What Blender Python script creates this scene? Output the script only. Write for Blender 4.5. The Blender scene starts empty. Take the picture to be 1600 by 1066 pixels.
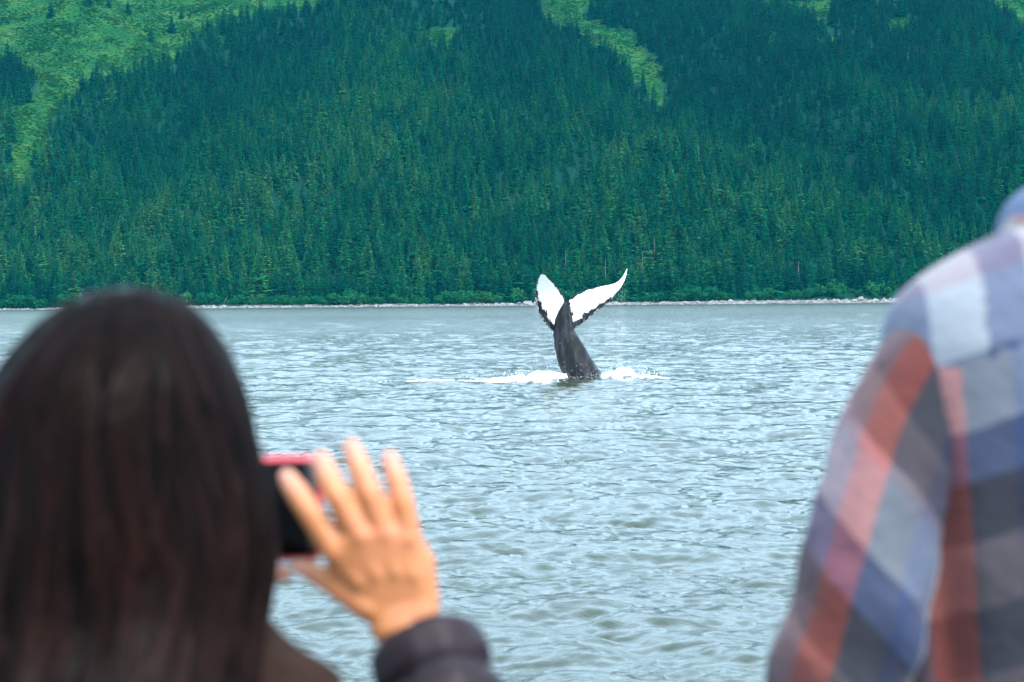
import bpy, bmesh, math, random
import numpy as np
from mathutils import Vector, Matrix, noise as mnoise
from mathutils.kdtree import KDTree

R = math.radians
rng = np.random.default_rng(11)
random.seed(11)
SC = bpy.context.scene
COL = SC.collection

# ------------------------------------------------------------------ camera
F = 3778.0                      # focal length in pixels of the 1600 px wide photograph
CAM = Vector((0.0, 0.0, 2.2))
PITCH = math.atan((533 - 474) / F)
ROLL = math.atan(11 / 1380)
fwd = Vector((0, math.cos(PITCH), -math.sin(PITCH)))
r0 = Vector((1, 0, 0)); u0 = r0.cross(fwd)
rgt = (r0 * math.cos(ROLL) - u0 * math.sin(ROLL)).normalized()
upv = (u0 * math.cos(ROLL) + r0 * math.sin(ROLL)).normalized()
cam_data = bpy.data.cameras.new('camera')
cam = bpy.data.objects.new('camera', cam_data)
COL.objects.link(cam)
M = Matrix((rgt, upv, -fwd)).transposed().to_4x4()
M.translation = CAM
cam.matrix_world = M
cam_data.sensor_width = 36.0
cam_data.lens = F / 1600 * 36
cam_data.clip_start = 0.05
cam_data.clip_end = 20000
cam_data.dof.use_dof = True
cam_data.dof.focus_distance = 90.0
cam_data.dof.aperture_fstop = 8.0
SC.camera = cam

# ------------------------------------------------------------------ sky, sun, exposure
SUN_EL, SUN_AZ = R(58), R(142)        # azimuth from +Y, clockwise seen from above
world = bpy.data.worlds.new('World')
SC.world = world
world.use_nodes = True
wn = world.node_tree.nodes; wl = world.node_tree.links
sky = wn.new('ShaderNodeTexSky')
sky.sky_type = 'NISHITA'
sky.sun_disc = False
sky.sun_elevation = SUN_EL
sky.sun_rotation = SUN_AZ
sky.air_density = 1.0
sky.dust_density = 1.2
sky.ozone_density = 1.0
hs = wn.new('ShaderNodeHueSaturation')
hs.inputs['Saturation'].default_value = 0.8
wl.new(sky.outputs[0], hs.inputs['Color'])
cl = wn.new('ShaderNodeMix'); cl.data_type = 'RGBA'          # an even veil of high cloud over the blue
cl.inputs[0].default_value = .78
cl.inputs[7].default_value = (2.8, 3.9, 4.85, 1)
wl.new(hs.outputs[0], cl.inputs[6])
wl.new(cl.outputs[2], wn['Background'].inputs[0])
wn['Background'].inputs[1].default_value = 0.15
sun_d = bpy.data.lights.new('sun', 'SUN')
sun_d.energy = 1.5
sun_d.angle = R(14)
sun_d.color = (1.0, 0.97, 0.93)
sun = bpy.data.objects.new('sun', sun_d)
COL.objects.link(sun)
sd = Vector((math.sin(SUN_AZ) * math.cos(SUN_EL), math.cos(SUN_AZ) * math.cos(SUN_EL), math.sin(SUN_EL)))
sun.rotation_euler = sd.to_track_quat('Z', 'Y').to_euler()
SC.view_settings.view_transform = 'Standard'
SC.view_settings.look = 'None'
SC.view_settings.exposure = 2.2
SC.view_settings.gamma = 1.0
SC.render.engine = 'CYCLES'
SC.cycles.max_bounces = 6
SC.cycles.volume_bounces = 0
SC.cycles.transparent_max_bounces = 8
SC.cycles.use_denoising = True

# ------------------------------------------------------------------ helpers
def P(px, py, d):
    """world point seen at photograph pixel (px,py), d metres in front of the lens"""
    px, py, d = float(px), float(py), float(d)
    return CAM + d * (fwd + (px - 800) / F * rgt + (533 - py) / F * upv)

def project(pts):
    q = np.asarray(pts) - np.array(CAM)
    z = q @ np.array(fwd); x = q @ np.array(rgt); y = q @ np.array(upv)
    return 800 + F * x / z, 533 - F * y / z

def tag(o, label=None, cat=None, group=None, kind=None):
    if label: o['label'] = label
    if cat: o['category'] = cat
    if group: o['group'] = group
    if kind: o['kind'] = kind
    return o

def link(o, parent=None):
    COL.objects.link(o)
    if parent is not None:
        o.parent = parent
    return o

def empty(name, loc=(0, 0, 0)):
    o = bpy.data.objects.new(name, None)
    o.location = loc
    o.empty_display_size = 0.2
    return link(o)

def make_mesh(name, verts, quads=None, tris=None, smooth=True, mats=(), attrs=None, matidx=None):
    verts = np.asarray(verts, np.float32).reshape(-1, 3)
    q = np.asarray(quads if quads is not None else [], np.int32).reshape(-1, 4)
    t = np.asarray(tris if tris is not None else [], np.int32).reshape(-1, 3)
    me = bpy.data.meshes.new(name)
    me.vertices.add(len(verts)); me.vertices.foreach_set('co', verts.ravel())
    me.loops.add(q.size + t.size)
    me.loops.foreach_set('vertex_index', np.concatenate([q.ravel(), t.ravel()]))
    me.polygons.add(len(q) + len(t))
    ls = np.concatenate([np.arange(len(q)) * 4, q.size + np.arange(len(t)) * 3]).astype(np.int32)
    me.polygons.foreach_set('loop_start', ls)
    if matidx is not None:
        me.polygons.foreach_set('material_index', np.asarray(matidx, np.int32))
    me.polygons.foreach_set('use_smooth', np.full(len(q) + len(t), smooth))
    for m in mats: me.materials.append(m)
    for k, v in (attrs or {}).items():
        v = np.asarray(v, np.float32)
        if v.ndim == 1:
            a = me.attributes.new(k, 'FLOAT', 'POINT'); a.data.foreach_set('value', v)
        else:
            a = me.attributes.new(k, 'FLOAT_VECTOR', 'POINT'); a.data.foreach_set('vector', v.ravel())
    me.update(calc_edges=True)
    me.validate()
    return me

def mobj(name, me, parent=None):
    return link(bpy.data.objects.new(name, me), parent)

def grid_quads(nr, nc, wrap=False):
    i = np.arange(nr - 1)[:, None]; j = np.arange(nc if wrap else nc - 1)[None, :]
    j2 = (j + 1) % nc
    return np.stack([i * nc + j, i * nc + j2, (i + 1) * nc + j2, (i + 1) * nc + j], -1).reshape(-1, 4)

class NT:
    """small node-tree writer"""
    def __init__(self, name):
        self.m = bpy.data.materials.new(name)
        self.m.use_nodes = True
        self.n = self.m.node_tree.nodes; self.l = self.m.node_tree.links
        self.b = self.n['Principled BSDF']; self.out = self.n['Material Output']
    def new(self, t, **kw):
        nd = self.n.new(t)
        for k, v in kw.items(): setattr(nd, k, v)
        return nd
    def put(self, sock, v):
        if hasattr(v, 'is_output') or isinstance(v, bpy.types.NodeSocket): self.l.new(v, sock)
        elif isinstance(v, (tuple, list)) and len(v) == 3 and sock.type == 'RGBA': sock.default_value = (*v, 1)
        else: sock.default_value = v
    def setb(self, **kw):
        for k, v in kw.items(): self.put(self.b.inputs[k.replace('_', ' ')], v)
    def tex(self, scale, detail=4, rough=.55, vec=None, typ='ShaderNodeTexNoise', out=0, Distortion=0., **kw):
        t = self.new(typ, **kw)
        t.inputs['Scale'].default_value = scale
        if 'Detail' in t.inputs: t.inputs['Detail'].default_value = detail
        if 'Roughness' in t.inputs: t.inputs['Roughness'].default_value = rough
        if Distortion: t.inputs['Distortion'].default_value = Distortion
        if vec is not None: self.l.new(vec, t.inputs['Vector'])
        return t.outputs[out]
    def coord(self, which='Object'): return self.new('ShaderNodeTexCoord').outputs[which]
    def geo(self, which='Position'): return self.new('ShaderNodeNewGeometry').outputs[which]
    def attr(self, name, out='Fac'): 
        a = self.new('ShaderNodeAttribute'); a.attribute_name = name; return a.outputs[out]
    def mapping(self, vec, scale=(1, 1, 1), rot=(0, 0, 0), loc=(0, 0, 0)):
        mp = self.new('ShaderNodeMapping'); self.l.new(vec, mp.inputs['Vector'])
        mp.inputs['Scale'].default_value = scale; mp.inputs['Rotation'].default_value = rot; mp.inputs['Location'].default_value = loc
        return mp.outputs[0]
    def ramp(self, fac, stops, interp='LINEAR'):
        r = self.new('ShaderNodeValToRGB'); r.color_ramp.interpolation = interp
        e = r.color_ramp.elements
        while len(e) < len(stops): e.new(1.0)
        for k, (p, c) in enumerate(stops):
            e[k].position = p; e[k].color = (*c, 1) if len(c) == 3 else c
        self.put(r.inputs[0], fac)
        return r.outputs[0]
    def mix(self, fac, a, b, blend='MIX'):
        x = self.new('ShaderNodeMix', data_type='RGBA', blend_type=blend)
        self.put(x.inputs[0], fac); self.put(x.inputs[6], a); self.put(x.inputs[7], b)
        return x.outputs[2]
    def math(self, op, a, b=None, c=None, clamp=False):
        x = self.new('ShaderNodeMath', operation=op); x.use_clamp = clamp
        self.put(x.inputs[0], a)
        if b is not None: self.put(x.inputs[1], b)
        if c is not None: self.put(x.inputs[2], c)
        return x.outputs[0]
    def maprange(self, v, a, b, c=0., d=1., smooth=False):
        x = self.new('ShaderNodeMapRange')
        if smooth: x.interpolation_type = 'SMOOTHSTEP'
        self.put(x.inputs[0], v)
        for k, q in zip((1, 2, 3, 4), (a, b, c, d)): x.inputs[k].default_value = q
        return x.outputs[0]
    def bump(self, h, strength=.3, dist=.01, normal=None):
        x = self.new('ShaderNodeBump'); x.inputs['Strength'].default_value = strength
        x.inputs['Distance'].default_value = dist
        self.put(x.inputs['Height'], h)
        if normal is not None: self.l.new(normal, x.inputs['Normal'])
        return x.outputs[0]
    def sep(self, v):
        x = self.new('ShaderNodeSeparateXYZ'); self.l.new(v, x.inputs[0]); return x.outputs
    def comb(self, x, y, z=0.):
        c = self.new('ShaderNodeCombineXYZ')
        for k, q in enumerate((x, y, z)): self.put(c.inputs[k], q)
        return c.outputs[0]

def fbm(x, y, octaves=5, seed=0, gain=.5):
    """value-noise fbm on numpy arrays, about -1..1"""
    out = np.zeros_like(x, dtype=float); amp = 1.; tot = 0
    for o in range(octaves):
        g = np.random.default_rng(seed * 31 + o).random((256, 256)) * 2 - 1
        xi = np.floor(x).astype(int); yi = np.floor(y).astype(int)
        fx = x - xi; fy = y - yi
        fx = fx * fx * (3 - 2 * fx); fy = fy * fy * (3 - 2 * fy)
        a = g[xi & 255, yi & 255]; b = g[(xi + 1) & 255, yi & 255]
        c = g[xi & 255, (yi + 1) & 255]; d = g[(xi + 1) & 255, (yi + 1) & 255]
        out += amp * ((a * (1 - fx) + b * fx) * (1 - fy) + (c * (1 - fx) + d * fx) * fy)
        tot += amp; amp *= gain; x = x * 2.03 + 17.1; y = y * 2.03 + 5.7
    return out / tot * 1.6

def in_poly(px, py, poly):
    inside = np.zeros(px.shape, bool)
    n = len(poly)
    for i in range(n):
        x1, y1 = poly[i]; x2, y2 = poly[(i + 1) % n]
        if y1 == y2: continue
        c = ((y1 > py) != (y2 > py)) & (px < (x2 - x1) * (py - y1) / (y2 - y1) + x1)
        inside ^= c
    return inside

# ------------------------------------------------------------------ water surface
def ocean_tile(N, L, lmin, lmax, peak, wdir, rms, seed, align=2.0):
    g = np.random.default_rng(seed)
    k1 = np.fft.fftfreq(N, L / N) * 2 * np.pi
    kx, ky = np.meshgrid(k1, k1, indexing='ij')
    k = np.hypot(kx, ky); k[0, 0] = 1
    kp = 2 * np.pi / peak
    c = (kx * np.cos(wdir) + ky * np.sin(wdir)) / k
    S = np.exp(-1.25 * (kp / k) ** 2) / k ** 3.6 * (0.12 + np.abs(c) ** align)
    S *= (k > 2 * np.pi / lmax) & (k < 2 * np.pi / lmin)
    H = (g.normal(size=(N, N)) + 1j * g.normal(size=(N, N))) * np.sqrt(S)
    h = np.fft.ifft2(H).real
    s = rms / h.std()
    dx = np.fft.ifft2(-1j * kx / k * H).real * s
    dy = np.fft.ifft2(-1j * ky / k * H).real * s
    return (h * s, dx, dy, L)

TILES = [  # tile, distance where it starts / ends fading
    (ocean_tile(1024, 47.0, .13, .70, .36, R(70), .0068, 1, .8), 60, 140),
    (ocean_tile(1024, 61.0, .75, 3.0, 0.95, R(78), .0175, 2, 1.0), 160, 420),
    (ocean_tile(512, 173.0, 3.0, 16., 5.0, R(82), .038, 3, 2.0), 700, 1700),
]
def samp(tile, x, y):
    h, dx, dy, L = tile; N = h.shape[0]
    u = x / L * N; v = y / L * N
    i = np.floor(u).astype(int); j = np.floor(v).astype(int)
    fu = u - i; fv = v - j
    w = [((i) % N, (j) % N, (1 - fu) * (1 - fv)), ((i + 1) % N, j % N, fu * (1 - fv)),
         (i % N, (j + 1) % N, (1 - fu) * fv), ((i + 1) % N, (j + 1) % N, fu * fv)]
    return [sum(a[p, q] * r for p, q, r in w) for a in (h, dx, dy)]
def sea(x, y):
    x = np.asarray(x, float); y = np.asarray(y, float)
    d = np.hypot(x, y)
    H = np.zeros_like(d); X = np.zeros_like(d); Y = np.zeros_like(d)
    gust = 1 + .35 * fbm(x / 23., y / 40., 3, 77)
    for k, (t, a, b) in enumerate(TILES):
        f = np.clip((b - d) / (b - a), 0, 1); f = f * f * (3 - 2 * f)
        if k == 0: f = f * gust
        h, dx, dy = samp(t, x, y)
        H += h * f; ch = (.75, 1.5, 1.3)[k]; X += dx * f * ch; Y += dy * f * ch
    return H, X, Y

def build_water():
    d = [3.2]
    while d[-1] < 7000:
        x = d[-1]
        if x < 11.5: s = .25
        elif x < 300: s = .042 * (x / 15) ** 1.12
        else: s = .042 * (x / 15) ** 1.12 * (1 + ((x - 300) / 400))
        d.append(x + s)
    d = np.array(d)
    fine = np.arange(-15.5, 15.51, .062)
    out = [15.5]; st = .12
    while out[-1] < 180:
        st *= 1.28; out.append(min(180., out[-1] + min(st, 9)))
    out = np.array(out[1:])
    ang = np.radians(np.concatenate([-out[::-1], fine, out[:-1]]))
    A, D = np.meshgrid(ang, d)
    x = np.sin(A) * D; y = np.cos(A) * D
    h, dx, dy = sea(x, y)
    w = (np.abs(A) < R(40)) * 1.0
    v = np.stack([x + dx * w, y + dy * w, h * (0.25 + .75 * w)], -1)
    q = grid_quads(len(d), len(ang), wrap=True)[:, ::-1]
    t = NT('sea_water')
    pos = t.geo()
    n1 = t.tex(9.0, 5, .62, t.mapping(pos, (1, .8, 1), (0, 0, R(12))))
    n2 = t.tex(1.7, 4, .6, t.mapping(pos, (1, .75, 1), (0, 0, R(-9))))
    n3 = t.tex(.33, 4, .6, t.mapping(pos, (1, .6, 1), (0, 0, R(5))))
    cd = t.new('ShaderNodeCameraData').outputs['View Distance']
    b1 = t.bump(n1, .55, .022)
    b2 = t.bump(n2, .3, .06, b1)
    b3 = t.bump(n3, .3, .10, b2)
    # ripples too small for the mesh: slopes straight from noise vectors, so that they hold at any distance
    yy = t.sep(pos)[1]
    far = t.math('MULTIPLY', t.maprange(yy, 25, 160, .15, 1.), t.maprange(yy, 400, 520, 1., 2.0, True))
    far = t.math('MULTIPLY', far, t.maprange(t.tex(.022, 3, .6, t.mapping(pos, (1.6, .55, 1), (0, 0, .12))), .34, .66, .8, 1.25))
    def slopes(scale, amp, mp):
        nz = t.tex(scale, 3, .6, mp, out=1)
        v = t.new('ShaderNodeVectorMath', operation='SUBTRACT'); t.l.new(nz, v.inputs[0]); v.inputs[1].default_value = (.5, .5, .5)
        w = t.new('ShaderNodeVectorMath', operation='MULTIPLY'); t.l.new(v.outputs[0], w.inputs[0]); w.inputs[1].default_value = (amp * .8, amp, 0)
        return w.outputs[0]
    def vadd(a, b, op='ADD'):
        v = t.new('ShaderNodeVectorMath', operation=op); t.l.new(a, v.inputs[0]); t.l.new(b, v.inputs[1]); return v.outputs[0]
    sl = vadd(slopes(8.0, .7, t.mapping(pos, (.6, 1, 1))), slopes(2.6, .09, t.mapping(pos, (.5, 1, 1), (0, 0, .1))))
    sc_ = t.new('ShaderNodeVectorMath', operation='SCALE'); t.l.new(sl, sc_.inputs[0]); t.put(sc_.inputs['Scale'], far)
    nn = t.new('ShaderNodeVectorMath', operation='NORMALIZE'); t.l.new(vadd(b3, sc_.outputs[0]), nn.inputs[0])
    t.setb(Base_Color=(.024, .034, .020), Roughness=t.maprange(yy, 14, 220, .08, .19), IOR=1.33, Normal=nn.outputs[0])
    me = make_mesh('water', v.reshape(-1, 3), q, mats=[t.m])
    tag(mobj('water', me), 'choppy grey blue sea between the boat and the far shore', kind='structure')
build_water()

# ------------------------------------------------------------------ hillside
SHORE = 1900.0
def shore_y(x): return SHORE + 14 * fbm(x / 160., x * 0 + 3.3, 4, 5)
G0 = np.array([26., SHORE + 850.]); G1 = np.array([160., SHORE + 470.]); G2 = np.array([355., SHORE + 190.])
def gully(x, y):
    """signed side distance to the gully line and a fade along it"""
    best = np.full(np.shape(x), 1e9); sgn = np.zeros(np.shape(x)); fade = np.zeros(np.shape(x))
    Gm = G0 + (G0 - G1) * 1.6
    for a, b, fa, fb in ((Gm, G0, 1, 1), (G0, G1, 1, 1), (G1, G2, 1, .15)):
        e = b - a; L2 = e @ e
        tt = np.clip(((x - a[0]) * e[0] + (y - a[1]) * e[1]) / L2, 0, 1)
        qx = x - (a[0] + tt * e[0]); qy = y - (a[1] + tt * e[1])
        dist = np.hypot(qx, qy); cr = e[0] * qy - e[1] * qx
        m = dist < best
        best = np.where(m, dist, best); sgn = np.where(m, np.sign(cr), sgn); fade = np.where(m, fa + (fb - fa) * tt, fade)
    return best * sgn, fade
def ground(x, y):
    x = np.asarray(x, float); y = np.asarray(y, float)
    v = y - shore_y(x)
    z = np.where(v < 0, v * .16, np.where(v < 16, v * .17, 2.72 + (v - 16) * .2))
    vv = np.clip(v - 45, 0, None)
    z = z + .225 * vv * np.clip(vv / 60, 0, 1)
    z = np.where(z > 430, 430 + 110 * (1 - np.exp(-(z - 430) / 110)), z)     # unseen crest above the frame, rounded off low so the water reflects more sky
    amp = np.clip(v / 260, 0, 1)
    z = z + amp * (26 * fbm(x / 260., y / 420., 4, 9) + 15 * fbm(x / 80. + 9, y / 260., 3, 10))
    g, fd = gully(x, y)
    # g < 0 : the spur on the shore side; g > 0 : the hollow behind it
    z = z + np.clip(v / 200, 0, 1) * fd * np.where(g > 0, -24 * np.exp(-(g / 90) ** 2), -24 + 52 * (1 - np.exp(-(g / 70) ** 2)) * np.exp(-(g / 300) ** 2))
    return z

xs = np.concatenate([np.arange(-2600, -1000, 50.), np.arange(-1000, 1000.1, 12.), np.arange(1050, 2601, 50.)])
ys = np.concatenate([np.arange(SHORE - 60, SHORE + 60, 4.), np.arange(SHORE + 60, SHORE + 1150, 11.), np.arange(SHORE + 1150, SHORE + 2300, 50.)])
TX, TY = np.meshgrid(xs, ys)
TZ = ground(TX, TY)

MEADOW = [
    [(-1600, -500), (-1600, 60), (-400, 150), (-20, 120), (0, 100), (25, 105), (50, 125), (55, 150), (30, 160), (15, 200), (25, 240), (12, 270), (20, 300), (52, 300), (58, 260), (65, 220), (75, 200), (90, 170), (115, 150), (120, 130), (150, 125), (190, 120), (235, 105), (250, 107), (295, 85), (310, 55), (340, 36), (380, 30), (415, 18), (500, 15), (545, 0), (560, -500)],
    [(840, 0), (848, 30), (858, 45), (900, 55), (915, 75), (957, 85), (985, 110), (1005, 135), (1018, 150), (1026, 172), (1045, 182), (1054, 165), (1048, 150), (1032, 125), (1018, 100), (1015, 80), (992, 65), (972, 45), (942, 40), (925, 20), (930, 0), (900, -300), (800, -300)],
    [(1190, 0), (1320, 0), (1300, 15), (1285, 40), (1266, 34), (1255, 12), (1200, 14)],
    [(1555, 0), (1590, 55), (1640, 100), (1900, 120), (3200, 60), (3200, -400), (1540, -400)],
    [(658, 52), (690, 42), (714, 50), (704, 72), (680, 78)],
    [(1193, 55), (1214, 50), (1218, 78), (1200, 86)],
    [(1286, 58), (1312, 55), (1310, 72), (1288, 76)],
    [(1378, 34), (1430, 26), (1432, 42), (1385, 46)],
    [(560, -20), (720, -20), (640, -200)], [(1000, -20), (1150, -20), (1100, -200)],
]
def meadow(x, y, z, grow=0.):
    px, py = project(np.stack([x, y, z], -1))
    wob = fbm(x / 22., y / 60., 4, 21)
    px = px + 15 * wob; py = py + 8 * fbm(x / 25., y / 60., 4, 22)
    m = np.zeros(px.shape, bool)
    for p in MEADOW: m |= in_poly(px, py, p)
    return m

mead = meadow(TX.ravel(), TY.ravel(), TZ.ravel()).astype(float)
t = NT('hill_ground')
pos = t.geo()
nA = t.tex(.035, 5, .6, pos); nB = t.tex(.30, 5, .65, pos)
green = t.ramp(nA, [(.34, (.003, .046, .009)), (.50, (.010, .072, .010)), (.63, (.042, .106, .015))])
green = t.mix(t.math('MULTIPLY', nB, .7), green, (.004, .042, .008))
forest_floor = t.mix(nB, (.001, .018, .012), (.003, .034, .020))
c = t.mix(t.attr('meadow'), forest_floor, green)
zz = t.sep(pos)[2]
c = t.mix(t.maprange(t.math('ADD', zz, t.math('MULTIPLY', nB, 2.0)), 3.2, 4.0), t.mix(nB, (.14, .135, .13), (.25, .24, .23)), c)
c = t.mix(t.maprange(zz, .15, .7), (.06, .065, .06), c)
t.setb(Base_Color=c, Roughness=.95, Normal=t.bump(nB, 1., 1.5))
t.b.inputs['Specular IOR Level'].default_value = .1
tag(mobj('hillside', make_mesh('hillside', np.stack([TX, TY, TZ], -1).reshape(-1, 3), grid_quads(*TX.shape), mats=[t.m], attrs={'meadow': mead})),
    'steep forested hillside rising from the far shore', kind='structure')

# ------------------------------------------------------------------ trees
def foliage_mat(name, stops, var=.3):
    t = NT(name)
    oi = t.new('ShaderNodeObjectInfo')
    pn = t.tex(.011, 3, .5, oi.outputs['Location'])
    f = t.math('ADD', t.math('MULTIPLY', oi.outputs['Random'], .72), t.math('MULTIPLY', t.math('SUBTRACT', pn, .5), .9))
    st_ = t.new('ShaderNodeAttribute'); st_.attribute_type = 'INSTANCER'; st_.attribute_name = 'stand_shade'
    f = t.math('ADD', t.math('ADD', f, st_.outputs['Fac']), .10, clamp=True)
    c = t.ramp(f, stops)
    tint = t.attr('tint')
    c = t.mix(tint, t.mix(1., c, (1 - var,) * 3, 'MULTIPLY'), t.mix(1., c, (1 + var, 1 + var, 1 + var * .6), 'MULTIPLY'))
    t.setb(Base_Color=c, Roughness=.8)
    t.b.inputs['Specular IOR Level'].default_value = 0.
    return t.m
NEEDLES = foliage_mat('needles', [(0., (.0010, .042, .038)), (.40, (.0020, .074, .050)), (.68, (.007, .112, .052)), (.86, (.020, .146, .048)), (1., (.046, .168, .058))], .8)
LEAVES = foliage_mat('leaves', [(0., (.004, .060, .03)), (.6, (.010, .080, .028)), (1., (.035, .11, .035))], .35)
BRUSH = foliage_mat('brush_leaves', [(0., (.003, .046, .009)), (.5, (.010, .074, .011)), (1., (.044, .105, .018))], .3)
t = NT('bark'); t.setb(Base_Color=t.mix(t.tex(3., 4), (.025, .022, .02), (.05, .044, .04)), Roughness=.95); BARK = t.m
t = NT('dead_wood'); t.setb(Base_Color=t.mix(t.tex(1.5, 4), (.12, .11, .115), (.23, .21, .215)), Roughness=.9); DEAD = t.m

def trunk_geo(h, r0, r1, n=6, seg=4, lean=.0):
    v = []; 
    for k in range(seg + 1):
        s = k / seg
        for j in range(n):
            a = j / n * 2 * math.pi
            r = r0 + (r1 - r0) * s
            v.append((math.cos(a) * r + lean * s * s * h, math.sin(a) * r, h * s))
    return np.array(v), grid_quads(seg + 1, n, True)

def conifer_crown(seed, H=22., Rm=3.0, levels=19, pw=.85, base=.07, droop=.35, ragged=.25):
    g = np.random.default_rng(seed)
    V = []; T = []; A = []
    def tri(a, b, c, ta, tb, tc):
        n = len(V); V.extend((a, b, c)); A.extend((ta, tb, tc)); T.append((n, n + 1, n + 2))
    lop = g.random(8) * .5 + .75
    for i in range(levels):
        s = base + (1 - base) * (i / (levels - 1)) ** .92 * .985
        rr = Rm * (1 - s) ** pw * (1 + ragged * (g.random() - .5)) + .18
        nb = int(5 + 5 * (1 - s) + g.integers(0, 2))
        a0 = g.random() * 6.28
        for k in range(nb):
            if g.random() < .09: continue
            az = a0 + k / nb * 6.28 + g.normal() * .18
            L = rr * (.72 + .5 * g.random()) * lop[int(az / 6.283 * 8) % 8]
            z0 = s * H + g.normal() * .18
            dv = np.array([math.cos(az), math.sin(az), 0]); sv = np.array([-dv[1], dv[0], 0])
            sl = -droop * (1 - s) + .55 * max(0, s - .55) + g.normal() * .08
            root = np.array([0, 0, z0 + .1]); mid = dv * L * .55 + [0, 0, z0 + sl * L * .45]
            tip = dv * L + [0, 0, z0 + sl * L * 1.05 + .10 * L]
            wd = L * (.27 + .1 * g.random()) + .06
            lt = mid + sv * wd - [0, 0, .16 * L + .1]; rt = mid - sv * wd - [0, 0, .16 * L + .1]
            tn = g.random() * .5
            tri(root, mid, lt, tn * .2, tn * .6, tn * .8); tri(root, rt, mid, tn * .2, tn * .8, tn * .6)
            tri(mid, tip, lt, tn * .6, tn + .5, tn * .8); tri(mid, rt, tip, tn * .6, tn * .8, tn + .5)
            # hanging twigs
            for q in (.45, .8):
                p0 = dv * L * q + [0, 0, z0 + sl * L * q]
                w2 = sv * wd * .55
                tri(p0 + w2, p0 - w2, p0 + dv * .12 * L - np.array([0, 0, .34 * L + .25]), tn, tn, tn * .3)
    # leader
    for k in range(3):
        az = k * 2.1; dv = np.array([math.cos(az), math.sin(az), 0]) * .16
        tri(np.array([0, 0, H * 1.03]), np.array([0, 0, H * .95]) + dv, np.array([0, 0, H * .95]) - dv, .8, .5, .5)
    return np.array(V), np.array(T), np.clip(A, 0, 1)

def leafy_crown(seed, lobes, n, leaf, zmin=.0):
    """leaf faces spread through the outer volume of several lobes"""
    g = np.random.default_rng(seed)
    V = []; T = []; A = []
    w = np.array([l[3] ** 2 for l in lobes]); w = w / w.sum()
    for i in range(n):
        cx, cy, cz, r = lobes[g.choice(len(lobes), p=w)]
        d = g.normal(size=3); d /= np.linalg.norm(d); d[2] = abs(d[2]) if g.random() < .75 else d[2]
        rad = r * (.62 + .45 * g.random() ** .6)
        p = np.array([cx, cy, cz]) + d * rad * [1, 1, .85]
        if p[2] < zmin: continue
        nrm = d + g.normal(size=3) * .55; nrm /= np.linalg.norm(nrm)
        a = np.cross(nrm, g.normal(size=3)); a /= np.linalg.norm(a); b = np.cross(nrm, a)
        s = leaf * (.6 + .8 * g.random())
        k = len(V)
        V.extend((p + a * s, p + b * s * .7, p - a * s, p - b * s * .7 + nrm * s * .2))
        tn = g.random(); A.extend((tn, tn, tn * .7, tn))
        T.append((k, k + 1, k + 2)); T.append((k, k + 2, k + 3))
    return np.array(V), np.array(T), np.array(A)

def joined(name, parts):
    """parts: (verts, quads or None, tris or None, tint, material)"""
    vs = []; qs = []; ts = []; at = []; mq = []; mt = []; mats = []; off = 0
    for v, q, tr, a, m in parts:
        if m not in mats: mats.append(m)
        k = mats.index(m)
        vs.append(v); at.append(np.zeros(len(v)) if a is None else a)
        if q is not None: qs.append(q + off); mq += [k] * len(q)
        if tr is not None: ts.append(tr + off); mt += [k] * len(tr)
        off += len(v)
    return make_mesh(name, np.concatenate(vs), np.concatenate(qs) if qs else None, np.concatenate(ts) if ts else None,
                     smooth=False, mats=mats, attrs={'tint': np.concatenate(at)}, matidx=mq + mt)

CONIFERS = []   # (trunk mesh, crown mesh, both in one mesh)
for i, (H, Rm, pw, dr, rg, lv) in enumerate([(22, 3.9, .80, .40, .25, 17), (24, 3.5, .90, .45, .35, 18), (20, 4.0, .72, .35, .25, 15), (22, 3.2, .80, .5, .5, 15), (18, 3.6, .7, .3, .3, 14), (25, 4.2, .95, .42, .4, 18)]):
    cv, ct, ca = conifer_crown(40 + i, H, Rm, lv, pw, .05 + .02 * i % .06, dr, rg)
    tv, tq = trunk_geo(H * .97, .30, .05)
    CONIFERS.append((joined('trunk', [(tv, tq, None, None, BARK)]), joined('crown', [(cv, None, ct, ca, NEEDLES)]),
                     joined('conifer', [(tv, tq, None, None, BARK), (cv, None, ct, ca, NEEDLES)]), H))

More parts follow.
